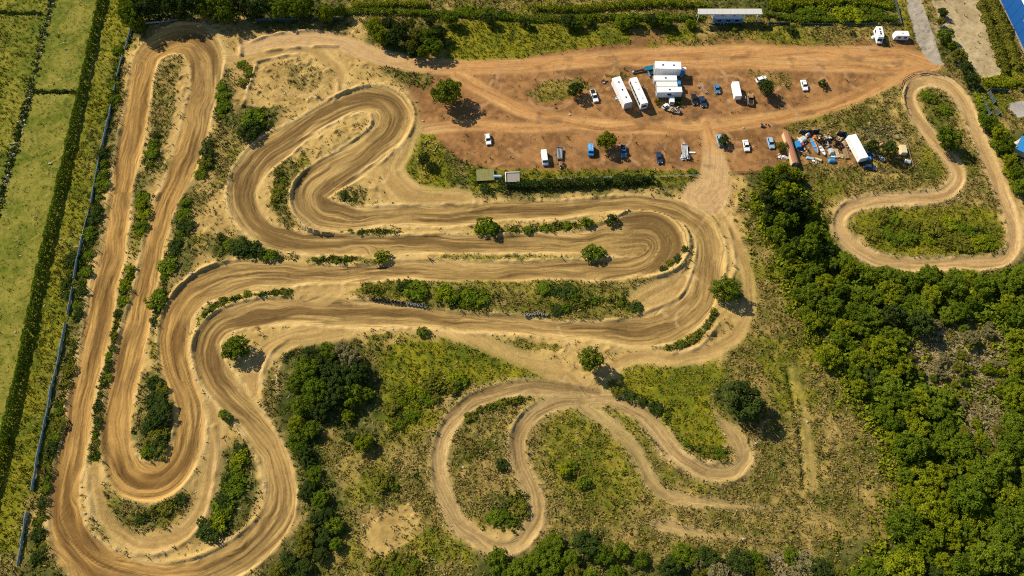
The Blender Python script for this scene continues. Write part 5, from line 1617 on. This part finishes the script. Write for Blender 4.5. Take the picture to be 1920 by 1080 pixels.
# ------------------------------------------------------------------ junk yard
box_trailer(1607, 277, 13, 24, 9.6, 2.9, 3.0, 'long white trailer standing in the middle of the junk yard', vents=0, tow=.6, end='sky_blue_paint')
t = place('shed', 1483, 275, 8, 26, 2.2)
part('wall', 'cream_panel', t, (-6.2, 6.2, -.85, .85, 0, 2.0))
bm = bmesh.new(); prof(bm, [(-6.4, 2.0), (6.4, 2.0), (6.4, 2.3), (-6.4, 2.3)], lambda z: 1.0 if z < 2.2 else .4); done('roof', bm, 'terracotta_roof', t)
part('door', 'blue_tarp', t, (6.2, 6.25, -.6, .6, 0, 1.8)); part('side_door', 'dark_glass', t, (1.0, 2.2, .85, .89, 0, 1.7))
tag(t, 'long narrow shed with a terracotta roof at the left side of the junk yard', 'shed')


def fence(name, pts, step, h, mat, post, label, board=False, wire=False, z0=.05, pr=.05):
    """posts with a panel in each bay, along a pixel polyline"""
    P = [pix(a, b) for a, b in pts]
    r = empty(name, (P[0].x, P[0].y, 0))
    pos = []
    for a, b in zip(P, P[1:]):
        d = (b - a).length
        n = max(1, round(d / step))
        pos += [a.lerp(b, i / n) for i in range(n)]
    pos.append(P[-1])
    bm = bmesh.new(); cyl(bm, (0, 0, -.3), (0, 0, h + .12), pr, n=6)
    pm = bpy.data.meshes.new('post'); bm.to_mesh(pm); bm.free(); pm.materials.append(PM[post])
    for i, p in enumerate(pos):
        z = hz(p.x, p.y)
        o = link('post', pm, r); o.location = (p.x - P[0].x, p.y - P[0].y, z)
        if i + 1 < len(pos) and mat:
            q = pos[i + 1]; zq = hz(q.x, q.y)
            a = Vector((p.x - P[0].x, p.y - P[0].y, z)); b = Vector((q.x - P[0].x, q.y - P[0].y, zq))
            d = (b - a); d.z = 0; d.normalize(); nn = Vector((-d.y, d.x, 0)) * .025
            a2, b2 = a + d * (pr + .01), b - d * (pr + .01)
            if not (board or wire) and random.random() < .22:
                continue
            sag = random.uniform(-.35, .1)
            strips = ((z0, h + sag),) if not (board or wire) else (((.25, .45), (.75, .95)) if board else ((h * .45, h * .45 + .04), (h * .9, h * .9 + .04)))
            for lo, hi in strips:
                bm = bmesh.new()
                v = [bm.verts.new(u) for u in (a2 - nn + Vector((0, 0, lo)), b2 - nn + Vector((0, 0, lo)), b2 + nn + Vector((0, 0, lo)), a2 + nn + Vector((0, 0, lo)),
                                               a2 - nn + Vector((0, 0, hi)), b2 - nn + Vector((0, 0, hi)), b2 + nn + Vector((0, 0, hi)), a2 + nn + Vector((0, 0, hi)))]
                for f in ((0, 3, 2, 1), (4, 5, 6, 7), (0, 1, 5, 4), (1, 2, 6, 5), (2, 3, 7, 6), (3, 0, 4, 7)):
                    bm.faces.new([v[j] for j in f])
                done('wire' if wire else ('board' if board else 'panel'), bm, mat, r)
    tag(r, label, 'fence')
    return r


fence('sheet_fence', [(1497, 250), (1535, 249), (1583, 255), (1592, 278)], 2.6, 2.0, 'navy_paint', 'off_white_panel', 'dark sheet metal fence closing the far side of the junk yard')
fence('rail_fence', [(1696, 262), (1703, 288), (1711, 313), (1698, 322), (1640, 320)], 3.0, 1.0, 'weathered_wood', 'pale_wood', 'low rail fence round the right end of the junk yard', board=True)


def boat(px, py, dx, dy, L, W, hull, inner, label):
    r = place('boat', px, py, dx, dy, .5)
    st = [(-.5, .55), (-.3, .95), (0, 1.0), (.25, .85), (.42, .45), (.5, .06)]
    bm = bmesh.new()
    rings = []
    for s, w in st:
        hw, x = W / 2 * w, s * L
        rings.append([bm.verts.new(p) for p in ((x, -hw, .72 + .1 * abs(s)), (x, -hw * .75, .25), (x, 0, .12), (x, hw * .75, .25), (x, hw, .72 + .1 * abs(s)))])
    for a, b in zip(rings, rings[1:]):
        for i in range(4):
            bm.faces.new((a[i], a[i + 1], b[i + 1], b[i]))
    bm.faces.new(rings[0])
    done('hull', bm, hull, r)
    bm = bmesh.new()
    lo = [[bm.verts.new((s * L * .97, k * W / 2 * w * .82, z)) for s, w in st] for z in (.42, .5) for k in (-1, 1)]
    n = len(st)
    for i in range(n - 1):
        bm.faces.new((lo[2][i], lo[2][i + 1], lo[3][i + 1], lo[3][i]))
        bm.faces.new((lo[0][i], lo[1][i], lo[1][i + 1], lo[0][i + 1]))
    done('floor', bm, inner, r)
    for x in (-.25, .1):
        part('thwart', 'pale_wood', r, (x * L - .15, x * L + .15, -W * .42, W * .42, .6, .66))
    part('keel_block', 'weathered_wood', r, (-L * .3, -L * .3 + .2, -.5, .5, 0, .2), (L * .2, L * .2 + .2, -.5, .5, 0, .2))
    tag(r, label, 'boat')


boat(1526, 273, 9, 20, 6.6, 1.7, 'orange_paint', 'sky_blue_paint', 'blue boat with orange sides lying in the junk yard')
boat(1541, 282, 8, 14, 4.2, 1.4, 'silver_paint', 'off_white_panel', 'smaller pale boat beside the blue one in the junk yard')

_t = bmesh.new()
_v = []
for i in range(12):
    a = i * math.pi / 6
    _v.append([_t.verts.new(((.28 + .14 * math.cos(b)) * math.cos(a), (.28 + .14 * math.cos(b)) * math.sin(a), .14 * math.sin(b) + .14)) for b in (0, 1.5708, 3.1416, 4.7124)])
for i in range(12):
    for j in range(4):
        _t.faces.new((_v[i][j], _v[(i + 1) % 12][j], _v[(i + 1) % 12][(j + 1) % 4], _v[i][(j + 1) % 4]))
TYRE = bpy.data.meshes.new('tyre'); _t.to_mesh(TYRE); _t.free(); TYRE.materials.append(PM['black_rubber'])
TYRE_W = TYRE.copy(); TYRE_W.materials.clear(); TYRE_W.materials.append(PM['grey_stone'])


def heap(px, py, n, spread, label, seed):
    g = random.Random(seed)
    r = place('tyre_heap', px, py, 1, 0, .4)
    for i in range(n):
        o = link('tyre', TYRE, r)
        d = spread * math.sqrt(g.random())
        a = g.uniform(0, 6.28)
        o.location = (d * math.cos(a), d * math.sin(a) * .8, max(0, (1 - d / spread)) * .7 * g.random())
        o.rotation_euler = (g.uniform(-.7, .7), g.uniform(-.7, .7), 0)
        s = g.uniform(.9, 1.6); o.scale = (s, s, s)
    tag(r, label, 'tyres')


heap(1541, 262, 16, 1.8, 'heap of black tyres behind the blue boat', 1)
heap(1563, 264, 16, 2.0, 'heap of black tyres in the middle of the junk yard', 2)
heap(1574, 274, 14, 1.7, 'heap of black tyres nearest the white trailer', 3)


def stack(px, py, dx, dy, n, L, mat, label, name='timber_stack', w=.28, cat='timber'):
    r = place(name, px, py, dx, dy, .3)
    for i in range(n):
        y = (i % 4) * (w + .1) - 2 * w
        z = (i // 4) * .24
        o = part('beam', mat, r, (-L / 2, L / 2, y, y + w, z, z + .2))
        o.rotation_euler = (0, 0, random.uniform(-.06, .06))
    tag(r, label, cat)


stack(1568, 287, 6, 16, 8, 3.4, 'pale_wood', 'pale timber stack left of the white trailer')
stack(1584, 284, 7, 24, 8, 5.4, 'weathered_wood', 'long weathered timber stack against the white trailer')
stack(1510, 256, 14, -8, 6, 4.0, 'pale_wood', 'crossed pale beams near the dark sheet fence')
stack(1576, 292, 16, 4, 4, 2.2, 'pale_wood', 'short pale beams at the near end of the timber stacks')


def bundle(name, px, py, dx, dy, size, mat, label, cat, top=None, base='weathered_wood'):
    r = place(name, px, py, dx, dy, size[2] / 2)
    a, b, h = size
    part('pallet', base, r, (-a / 2, a / 2, -b / 2, b / 2, 0, .14))
    part('load', mat, r, (-a / 2 + .08, a / 2 - .08, -b / 2 + .08, b / 2 - .08, .14, h, .15, .12), bevel=.07)
    if top:
        part('lid', top, r, (-a / 2 + .3, a / 2 - .3, -b / 2 + .3, b / 2 - .3, h - .02, h + .12, .1, .1))
    tag(r, label, cat)


bundle('covered_pallet', 1496, 272, 5, 14, (2.8, 1.9, 1.4), 'blue_tarp', 'blue tarpaulin covered pallet beside the terracotta shed', 'pallet')
bundle('crate', 1504, 272, 1, 0, (1.4, 1.2, .9), 'red_paint', 'small red crate beside the blue covered pallet', 'crate')
bundle('white_goods', 1505, 262, 5, -3, (2.6, 1.8, 1.1), 'white_paint', 'pile of white goods beside the crossed beams', 'scrap', 'silver_paint')
bundle('white_goods', 1514, 252, 5, -3, (1.8, 1.0, .9), 'off_white_panel', 'small white scrap pile under the dark sheet fence', 'scrap', 'silver_paint')
bundle('machine', 1558, 284, 3, 8, (2.2, 1.6, 1.3), 'silver_paint', 'pale grey machine left of the pale timber stack', 'machine', 'grey_panel')
bundle('covered_pallet', 1560, 301, 10, 0, (2.4, 1.5, .9), 'sky_blue_paint', 'bright blue covered pallet at the near edge of the junk yard', 'pallet', 'blue_tarp')
bundle('covered_pallet', 1519, 297, 10, 2, (2.6, 1.2, .6), 'pale_blue_paint', 'flat pale blue bundle at the near edge of the junk yard', 'pallet')
bundle('planter', 1535, 300, 10, 4, (2.4, 1.4, .6), 'green_tarp', 'olive bundle beside the flat pale blue one', 'bundle', 'cream_panel')
bundle('container', 1693, 281, 3, 12, (3.6, 2.2, 1.6), 'cream_panel', 'cream coloured box at the right end of the junk yard', 'container')
bundle('table', 1702, 303, 8, 2, (2.2, 1.4, .8), 'white_paint', 'white table inside the corner of the low rail fence', 'table', 'grey_panel')
bundle('crate', 1652, 271, 4, -1, (1.4, 1.0, .9), 'pink_plastic', 'pink plastic crate between the two dark yard trees', 'crate')
bundle('garden_chairs', 1652, 295, 4, 6, (1.8, 1.2, .8), 'off_white_panel', 'stack of pale garden furniture on the yard lawn', 'furniture', 'silver_paint')
bundle('white_goods', 1476, 256, 2, 8, (1.8, 1.0, 1.0), 'white_paint', 'white scrap against the far end of the terracotta shed', 'scrap')
bundle('white_goods', 1472, 296, 8, 4, (2.0, 1.1, .8), 'off_white_panel', 'white scrap on the sandy side of the terracotta shed', 'scrap', 'silver_paint')
bundle('bench', 1684, 296, 10, 1, (2.4, .8, .6), 'orange_paint', 'orange bench near the corner of the rail fence', 'bench', 'pale_wood')
car(1627, 287, 4, 16, 'navy_paint', 'dark blue pickup beside the white trailer in the junk yard', 5.0, 1.9, 1.6, 'pickup', 'pickup', 'pickup')
bundle('covered_pallet', 1627, 298, 8, -1, (2.2, 1.4, .9), 'sky_blue_paint', 'sky blue covered pallet right of the white trailer', 'pallet')
car(1631, 313, 14, 3, 'navy_paint', 'dark blue car at the near corner of the junk yard', 4.2, 1.75, 1.4)



def scrap(px, py, n, spread, mats, label, seed):
    g = random.Random(seed)
    r = place('scrap_heap', px, py, 1, 0, .3)
    for i in range(n):
        a, b, h = g.uniform(.3, 1.5), g.uniform(.2, .6), g.uniform(.15, .5)
        o = part(g.choice(('sheet', 'board', 'drum', 'frame')), g.choice(mats), r, (-a / 2, a / 2, -b / 2, b / 2, -h / 2, h / 2, 0, .05))
        d = spread * math.sqrt(g.random()); t_ = g.uniform(0, 6.28)
        o.location = (d * math.cos(t_), d * math.sin(t_) * .75, h / 2 + .35 * g.random() * (1 - d / spread))
        o.rotation_euler = (g.uniform(-.3, .3), g.uniform(-.3, .3), g.uniform(0, 3.14))
    tag(r, label, 'scrap heap')


WHT = ('white_paint', 'off_white_panel', 'silver_paint', 'grey_panel', 'pale_blue_paint')
DRK = ('black_paint', 'navy_paint', 'rusty_steel', 'galvanised_steel', 'black_rubber')
WOD = ('pale_wood', 'weathered_wood', 'cream_panel', 'rusty_steel', 'orange_paint')
for i_, (x_, y_, n_, s_, m_, l_) in enumerate((
        (1503, 264, 16, 1.8, WHT, 'heap of white scrap beside the crossed beams'), (1508, 285, 18, 2.2, DRK, 'dark scrap heap between the terracotta shed and the blue boat'), (1534, 258, 14, 1.6, WOD, 'rusty timber heap under the dark sheet fence'),
        (1549, 272, 18, 1.8, DRK, 'dark scrap heap right of the pale boat'), (1551, 258, 14, 1.6, WHT + WOD, 'mixed heap between the two far tyre heaps'), (1577, 262, 16, 1.7, DRK + WOD, 'mixed dark heap by the far end of the white trailer'),
        (1585, 270, 14, 1.3, WOD, 'brown timber heap against the white trailer'), (1530, 300, 14, 1.5, WHT + WOD, 'pale litter heap at the near edge of the junk yard'), (1566, 293, 12, 1.4, WHT, 'white litter heap beside the bright blue pallet'),
        (1635, 292, 12, 1.4, WHT + DRK, 'mixed heap beside the dark blue pickup'), (1662, 300, 12, 1.6, WOD, 'timber litter on the yard lawn'), (1676, 290, 12, 1.3, WOD, 'orange brown litter under the far yard tree'), (1463, 292, 10, 1.2, WHT, 'white litter on the sand outside the terracotta shed'),
        (1282, 296, 12, 1.1, DRK + WHT, 'heap of bike parts behind the grey open trailer'), (1160, 185, 8, .9, WHT, 'white jerrycans beside the long box trailer'), (1133, 153, 10, 1.0, DRK, 'dark gear heap on the grass behind the white pickup'),
        (1437, 237, 8, 1.4, DRK, 'dark debris on the sandy corner above the parked cars'), (1805, 120, 12, 1.4, ('stone', 'pink_plastic', 'cream_panel'), 'pale rubble under the tree line beside the asphalt road'), (1770, 30, 10, 1.3, DRK + ('pink_plastic',), 'dark rubble beside the asphalt road near the top'))):
    scrap(x_, y_, n_, s_, m_, l_, 40 + i_)

# ------------------------------------------------------------------ fences and barriers
fence('net_fence', [(250, 48), (240, 80), (227, 120), (207, 213), (190, 283), (177, 353), (172, 380), (157, 443), (143, 507), (132, 573), (117, 643), (103, 707), (91, 765), (77, 837), (63, 920), (50, 980), (40, 1040), (28, 1100)],
      3.0, 1.15, 'pale_net', 'galvanised_steel', 'long pale windbreak net fence beside the outer straight')
fence('post_fence', [(232, 175), (215, 260), (205, 340), (197, 405), (184, 470), (166, 540), (155, 600), (143, 670), (128, 730), (114, 800), (103, 860), (95, 905), (90, 960)], 4.2, 1.0, None, 'weathered_wood', 'row of weathered posts along the outer edge of the outer straight', pr=.09)
fence('barrier_fence', [(275, 47), (300, 45), (328, 42), (364, 40)], 4.2, 1.1, 'pale_net', 'off_white_panel', 'pale banner barrier outside the top hairpin', z0=.35)
fence('wire_fence', [(480, 40), (560, 38), (640, 37)], 5.0, 1.4, 'shade_net', 'galvanised_steel', 'dark net fence behind the far sandy road')
fence('wire_fence', [(1045, 337), (1090, 337), (1140, 334), (1200, 334), (1310, 330)], 4.5, 1.1, 'galvanised_steel', 'weathered_wood', 'post and wire fence between the lower paddock and the hedge', wire=True)
fence('net_fence', [(1400, 45), (1500, 47), (1600, 48), (1688, 47), (1683, 20), (1676, 0)], 4.2, 1.1, 'shade_net', 'pale_wood', 'dark net fence round the lush plot beside the asphalt road')
fence('net_fence', [(1830, 172), (1845, 200), (1862, 235), (1880, 275), (1895, 310), (1912, 352), (1930, 395)], 3.6, 1.4, 'shade_net', 'off_white_panel', 'dark net fence with pale posts beside the small loop')
fence('net_fence', [(1853, 174), (1862, 195), (1871, 216)], 3.0, 1.5, 'shade_net', 'galvanised_steel', 'short dark net fence of the garden beyond the small loop')
fence('net_fence', [(1851, 171), (1890, 172), (1935, 172)], 3.4, 1.5, 'shade_net', 'pale_wood', 'dark net fence under the yellow green hedge')
fence('rail_fence', [(1686, 170), (1692, 150), (1712, 138), (1738, 136), (1780, 143), (1805, 165)], 3.0, .8, 'weathered_wood', 'weathered_wood', 'low timber rail round the top bend of the small loop', board=True)
fence('wire_fence', [(1365, 325), (1400, 324), (1440, 324)], 4.0, 1.0, 'weathered_wood', 'weathered_wood', 'short wooden rail between the sandy corner and the wood', board=True)


def tyre_wall(pts, label, mesh):
    P = [pix(a, b) for a, b in pts]
    r = empty('tyre_wall', (P[0].x, P[0].y, 0))
    for a, b in zip(P, P[1:]):
        n = int((b - a).length / .95)
        for i in range(n):
            p = a.lerp(b, i / n)
            for k in range(2):
                o = link('tyre', mesh, r); o.location = (p.x - P[0].x + random.uniform(-.08, .08), p.y - P[0].y + random.uniform(-.08, .08), hz(p.x, p.y) + k * .3); o.scale = (1.15, 1.15, 1.1)
    tag(r, label, 'tyre wall')


tyre_wall([(985, 592), (1010, 589), (1033, 593)], 'pale tyre wall on the near edge of the long island right of its middle', TYRE_W)
tyre_wall([(765, 570), (785, 573), (806, 577)], 'grey tyre wall on the near edge of the long island by the bright thicket', TYRE_W)
tyre_wall([(700, 562), (730, 566), (762, 570)], 'dark tyre row on the near edge of the long island at its left end', TYRE)

# ------------------------------------------------------------------ the blue building and the shed at the right edge
a_, b_ = pix(1874, 0), pix(1920, 97)
dv = (b_ - a_).normalized()
a0 = a_ - dv * 30
t = empty('warehouse', (a0.x, a0.y, 0), math.atan2(dv.y, dv.x))
Lb, Wb, Hb = (b_ - a_).length + 45, 30.0, 8.0
part('structure', 'blue_cladding', t, (0, Lb, .05, Wb, 0, Hb))
part('plinth', 'concrete_block', t, (-.1, Lb + .1, -.35, .02, 0, .45))
part('roof', 'white_roof_sheet', t, (-.3, Lb + .3, -.3, Wb + .3, Hb, Hb + .25))
npan = int(Lb / 4)
pm_ = None
for i in range(npan):
    for j in range(2):
        o = part('cladding_panel', 'blue_cladding', t, (i * 4 + .05, i * 4 + 3.95, -.06, .04, .5 + j * 3.75, .5 + j * 3.75 + 3.68))
for i in range(2, npan, 3):
    for z_ in (5.2,):
        w_ = part('window', 'dark_glass', t, (i * 4 + 1.2, i * 4 + 2.8, -.10, -.05, z_, z_ + 1.5))
        part('window_frame', 'grey_panel', w_, (i * 4 + 1.1, i * 4 + 2.9, -.13, -.10, z_ - .12, z_ - .02), (i * 4 + 1.1, i * 4 + 2.9, -.13, -.10, z_ + 1.52, z_ + 1.62))
tag(t, 'large blue clad warehouse with a white roof at the top right corner', 'warehouse')
t = place('garden_shed', 1921, 274, 10, -22, 2.0)
part('wall', 'cream_panel', t, (-3, 3, -2, 2, 0, 2.1)); part('roof', 'blue_tarp', t, (-3.2, 3.2, -2.2, 2.2, 2.1, 2.3)); part('door', 'weathered_wood', t, (-.5, .5, 2.0, 2.05, 0, 1.9))
tag(t, 'garden shed with a blue roof cut by the right edge', 'shed')
bundle('white_goods', 1907, 266, 4, -2, (1.6, 1.0, .8), 'white_paint', 'white rubbish pile beside the blue roofed garden shed', 'scrap', 'pink_plastic')

# ------------------------------------------------------------------ stones, clods and stalks
_ico = [(0, 0, 1), (.89, 0, .45), (.28, .85, .45), (-.72, .53, .45), (-.72, -.53, .45), (.28, -.85, .45), (.72, .53, -.45), (-.28, .85, -.45), (-.89, 0, -.45), (-.28, -.85, -.45), (.72, -.53, -.45), (0, 0, -1)]
_icf = [(0, 1, 2), (0, 2, 3), (0, 3, 4), (0, 4, 5), (0, 5, 1), (1, 6, 2), (2, 7, 3), (3, 8, 4), (4, 9, 5), (5, 10, 1), (6, 7, 2), (7, 8, 3), (8, 9, 4), (9, 10, 5), (10, 6, 1)]


def stones(name, x, y, r0, r1, mat, label, cat='stones'):
    n = len(x)
    z = sample(Hh, x, y)
    s = rng.uniform(r0, r1, n) * (1 + (rng.random(n) < .06) * .9)
    b = np.array(_ico)[None] * (1 + rng.normal(0, .2, (n, 12, 1)))
    b = b * np.stack([s * rng.uniform(.8, 1.4, n), s * rng.uniform(.7, 1.2, n), s * rng.uniform(.5, .9, n)], 1)[:, None]
    v = b + np.stack([x, y, z + s * .2], 1)[:, None]
    f = np.array(_icf)[None] + 12 * np.arange(n)[:, None, None]
    o = link(name, np_mesh(name, v.reshape(-1, 3), f.reshape(-1, 3), PM[mat]))
    tag(o, label, cat, kind='stuff')


def along(pts, n, jit):
    P = np.array([pix(a, b)[:2] for a, b in pts])
    i = rng.integers(0, len(P) - 1, n); t = rng.random(n)[:, None]
    p = P[i] * (1 - t) + P[i + 1] * t + rng.normal(0, jit, (n, 2))
    return p[:, 0], p[:, 1]


x_, y_ = along([(100, -10), (95, 10), (78, 80), (60, 160), (48, 205), (33, 253), (20, 300), (8, 350), (-10, 410)], 260, .6)
stones('stone_row', x_, y_, .12, .34, 'stone', 'straggling row of field stones crossing the pasture')
x_, y_ = scatter(9000)
k_ = (rng.random(len(x_)) < .35 * sample(Wt, x_, y_)[0] * (.25 + (fbm(x_ / 9, y_ / 9, 5, 2) > .15)))
stones('field_stones', x_[k_], y_[k_], .10, .30, 'stone', 'pale stones scattered over the pasture')
x_, y_ = scatter(70000)
w_ = sample(Wt, x_, y_); e_ = sample(near, x_, y_)
k_ = (rng.random(len(x_)) < (.10 * w_[3] * (e_ > .2) + .10 * np.exp(-((e_ - .5) / .6) ** 2) * (1 - w_[5]) + .05 * w_[2] + .012 * w_[4] + .10 * w_[7]) * (e_ > -.1))
stones('dirt_clods', x_[k_], y_[k_], .07, .22, 'stone', 'dirt clods and pebbles thrown up beside the tracks')


def stalks(name, weight, n, label, tones, ln=(.7, 2.2), clear=.5):
    x, y = scatter(n)
    p = (sample(Wt, x, y) * np.array(weight)[:, None]).sum(0) * (fbm(x / 6, y / 6, 63, 3) > -.25)
    ok = (rng.random(len(x)) < p) & (sample(HARD, x, y) > clear)
    x, y = x[ok], y[ok]
    m = len(x)
    z = sample(Hh, x, y) + rng.uniform(.12, .4, m)
    a = rng.uniform(0, 6.283, m); L = rng.uniform(*ln, m) / 2; w = rng.uniform(.05, .13, m)
    bend = rng.uniform(-.5, .5, m)
    c = np.stack([x, y, z], 1)
    def pt(s, off):
        an = a + bend * s
        return c + np.stack([np.cos(an) * L * s - np.sin(an) * off, np.sin(an) * L * s + np.cos(an) * off, .10 * np.abs(s) * np.sign(bend)], 1)
    vs = [pt(-1, 0 * w), pt(0, -w), pt(0, w), pt(1, 0 * w)]
    v = np.stack(vs, 1).reshape(-1, 3)
    f = (np.array([(0, 1, 2), (1, 3, 2)])[None] + 4 * np.arange(m)[:, None, None]).reshape(-1, 3)
    A, B = np.array(tones[0]), np.array(tones[1])
    cc = np.repeat(A + (B - A) * rng.random(m)[:, None], 4, axis=0)
    o = link(name, np_mesh(name, v, f, M_BLADES, (), cc)); tag(o, label, 'stalks', kind='stuff')


stalks('dry_stalks', (.06, .05, .55, .04, .008, .12, .75, .03), 75000, 'bleached dry stalks and dead twigs lying on the rough ground', ((.24, .17, .065), (.52, .38, .17)))


# low leafy undergrowth, uncountable
def undergrowth(name, weight, n, kind, label, size=(.35, .85), nl=11, clear=.5, extra=None):
    x, y = scatter(n)
    p = (sample(Wt, x, y) * np.array(weight)[:, None]).sum(0) * (fbm(x / 3.6, y / 3.6, 12 + nl, 3) > -.12)
    ok = (rng.random(len(x)) < p) & (sample(HARD, x, y) > clear)
    x, y = x[ok], y[ok]
    if extra is not None:
        x, y = np.concatenate([x, extra[0]]), np.concatenate([y, extra[1]])
    m = len(x)
    s = rng.uniform(*size, m)
    c = np.stack([x, y, sample(Hh, x, y)], 1)
    d = rng.normal(size=(m, nl, 3)); d /= np.linalg.norm(d, axis=2)[..., None]; d[..., 2] = np.abs(d[..., 2]) * .8
    p = c[:, None] + d * (s[:, None] * rng.uniform(.6, 1.1, (m, nl)))[..., None]
    nr = d + rng.normal(0, .6, d.shape); nr /= np.linalg.norm(nr, axis=2)[..., None]
    u = np.cross(nr, rng.normal(size=d.shape)); u /= np.linalg.norm(u, axis=2)[..., None] + 1e-9
    w = np.cross(nr, u)
    q = (s[:, None] * rng.uniform(.25, .5, (m, nl)))[..., None]
    v = np.stack([p - u * q, p - w * q * .65, p + u * q, p + w * q * .65], 2).reshape(-1, 3)
    lv = np.repeat(np.clip((rng.normal(.45, .2, (m, 1)) + rng.normal(0, .15, (m, nl))), 0, 1).ravel(), 4)
    o = link(name, np_mesh(name, v, np.arange(len(v)).reshape(-1, 4), LEAF[kind], [('lv', lv)])); tag(o, label, 'undergrowth', kind='stuff')


ex = []
for pts, r in STRIPS:
    for a, b in zip(pts, pts[1:]):
        for _ in range(int(math.hypot(b[0] - a[0], b[1] - a[1]) * 1.1)):
            t_ = random.random()
            p_ = pix(a[0] + (b[0] - a[0]) * t_ + random.gauss(0, r * .55), a[1] + (b[1] - a[1]) * t_ + random.gauss(0, r * .45))
            ex.append((p_.x, p_.y))
ex = np.array(ex); rng.shuffle(ex)
ex = ex[sample(HARD, ex[:, 0], ex[:, 1]) > .35]
sx_, sy_ = along([(100, -10), (95, 10), (78, 80), (60, 160), (48, 205), (33, 253), (20, 300), (8, 350), (-10, 410)], 420, .7)
dx_, dy_ = along([(67, 172), (143, 173)], 160, .3)
ux_, uy_ = along([(-5, 24), (78, 26)], 160, .35)
third = len(ex) // 3
wx_, wy_ = scatter(60000)
wq_, wr_ = topix(wx_, wy_)
wi_ = np.array([inside((a, b), WOOD) for a, b in zip(wq_, wr_)]) & ~np.array([any(inside((a, b), q) for q in BARE) for a, b in zip(wq_, wr_)]) & (sample(HARD, wx_, wy_) > 1) & (fbm(wx_ / 7, wy_ / 7, 21, 2) > -.15)
wx_, wy_ = wx_[wi_][:2400], wy_[wi_][:2400]
bx_, by_ = scatter(60000)
bi_ = (sample(Wt, bx_, by_)[6] > .45) & (rng.random(len(bx_)) < .5)
undergrowth('grey_brush', (0,) * 8, 10, 'grey', 'dry grey brush filling the clearing in the wood', size=(.5, 1.3), nl=12, extra=np.stack([bx_[bi_], by_[bi_]]))
fl_ = np.concatenate([np.stack(along([(1428, 360), (1440, 430), (1470, 500), (1505, 570), (1545, 655), (1600, 730), (1655, 800), (1690, 880), (1700, 950), (1690, 1030), (1600, 1075)], 900, 3.2)), np.stack(along([(1690, 650), (1762, 592), (1862, 602), (1900, 652), (1888, 720), (1820, 738), (1738, 732)], 260, 4.0))], 1)
fl_ = fl_[:, sample(HARD, fl_[0], fl_[1]) > .6]
undergrowth('wood_edge_scrub', (0,) * 8, 10, 'bright', 'ragged green scrub thinning out along the near edge of the wood', size=(.5, 1.4), nl=14, extra=fl_)
undergrowth('wood_understorey', (0,) * 8, 10, 'green', 'leafy understorey filling the gaps between the trees of the wood', size=(1.0, 2.2), nl=16, extra=np.stack([wx_, wy_]))
undergrowth('green_undergrowth', (.004, .10, .06, .003, .0, .55, .05, 0), 42000, 'green', 'low green undergrowth among the bushes and on the islands', extra=ex[:third].T)
undergrowth('olive_undergrowth', (.01, .18, .30, .040, .006, .25, .30, .01), 46000, 'olive', 'low olive undergrowth and weeds on the dry rough ground', size=(.3, .7), nl=9, extra=ex[third:2 * third].T)
undergrowth('dark_undergrowth', (0, .03, .07, 0, 0, .35, .06, 0), 30000, 'dark', 'low dark undergrowth in the thickets', size=(.35, .9), extra=np.concatenate([ex[2 * third:].T, np.stack([np.concatenate([sx_, dx_, ux_]), np.concatenate([sy_, dy_, uy_])])], 1))
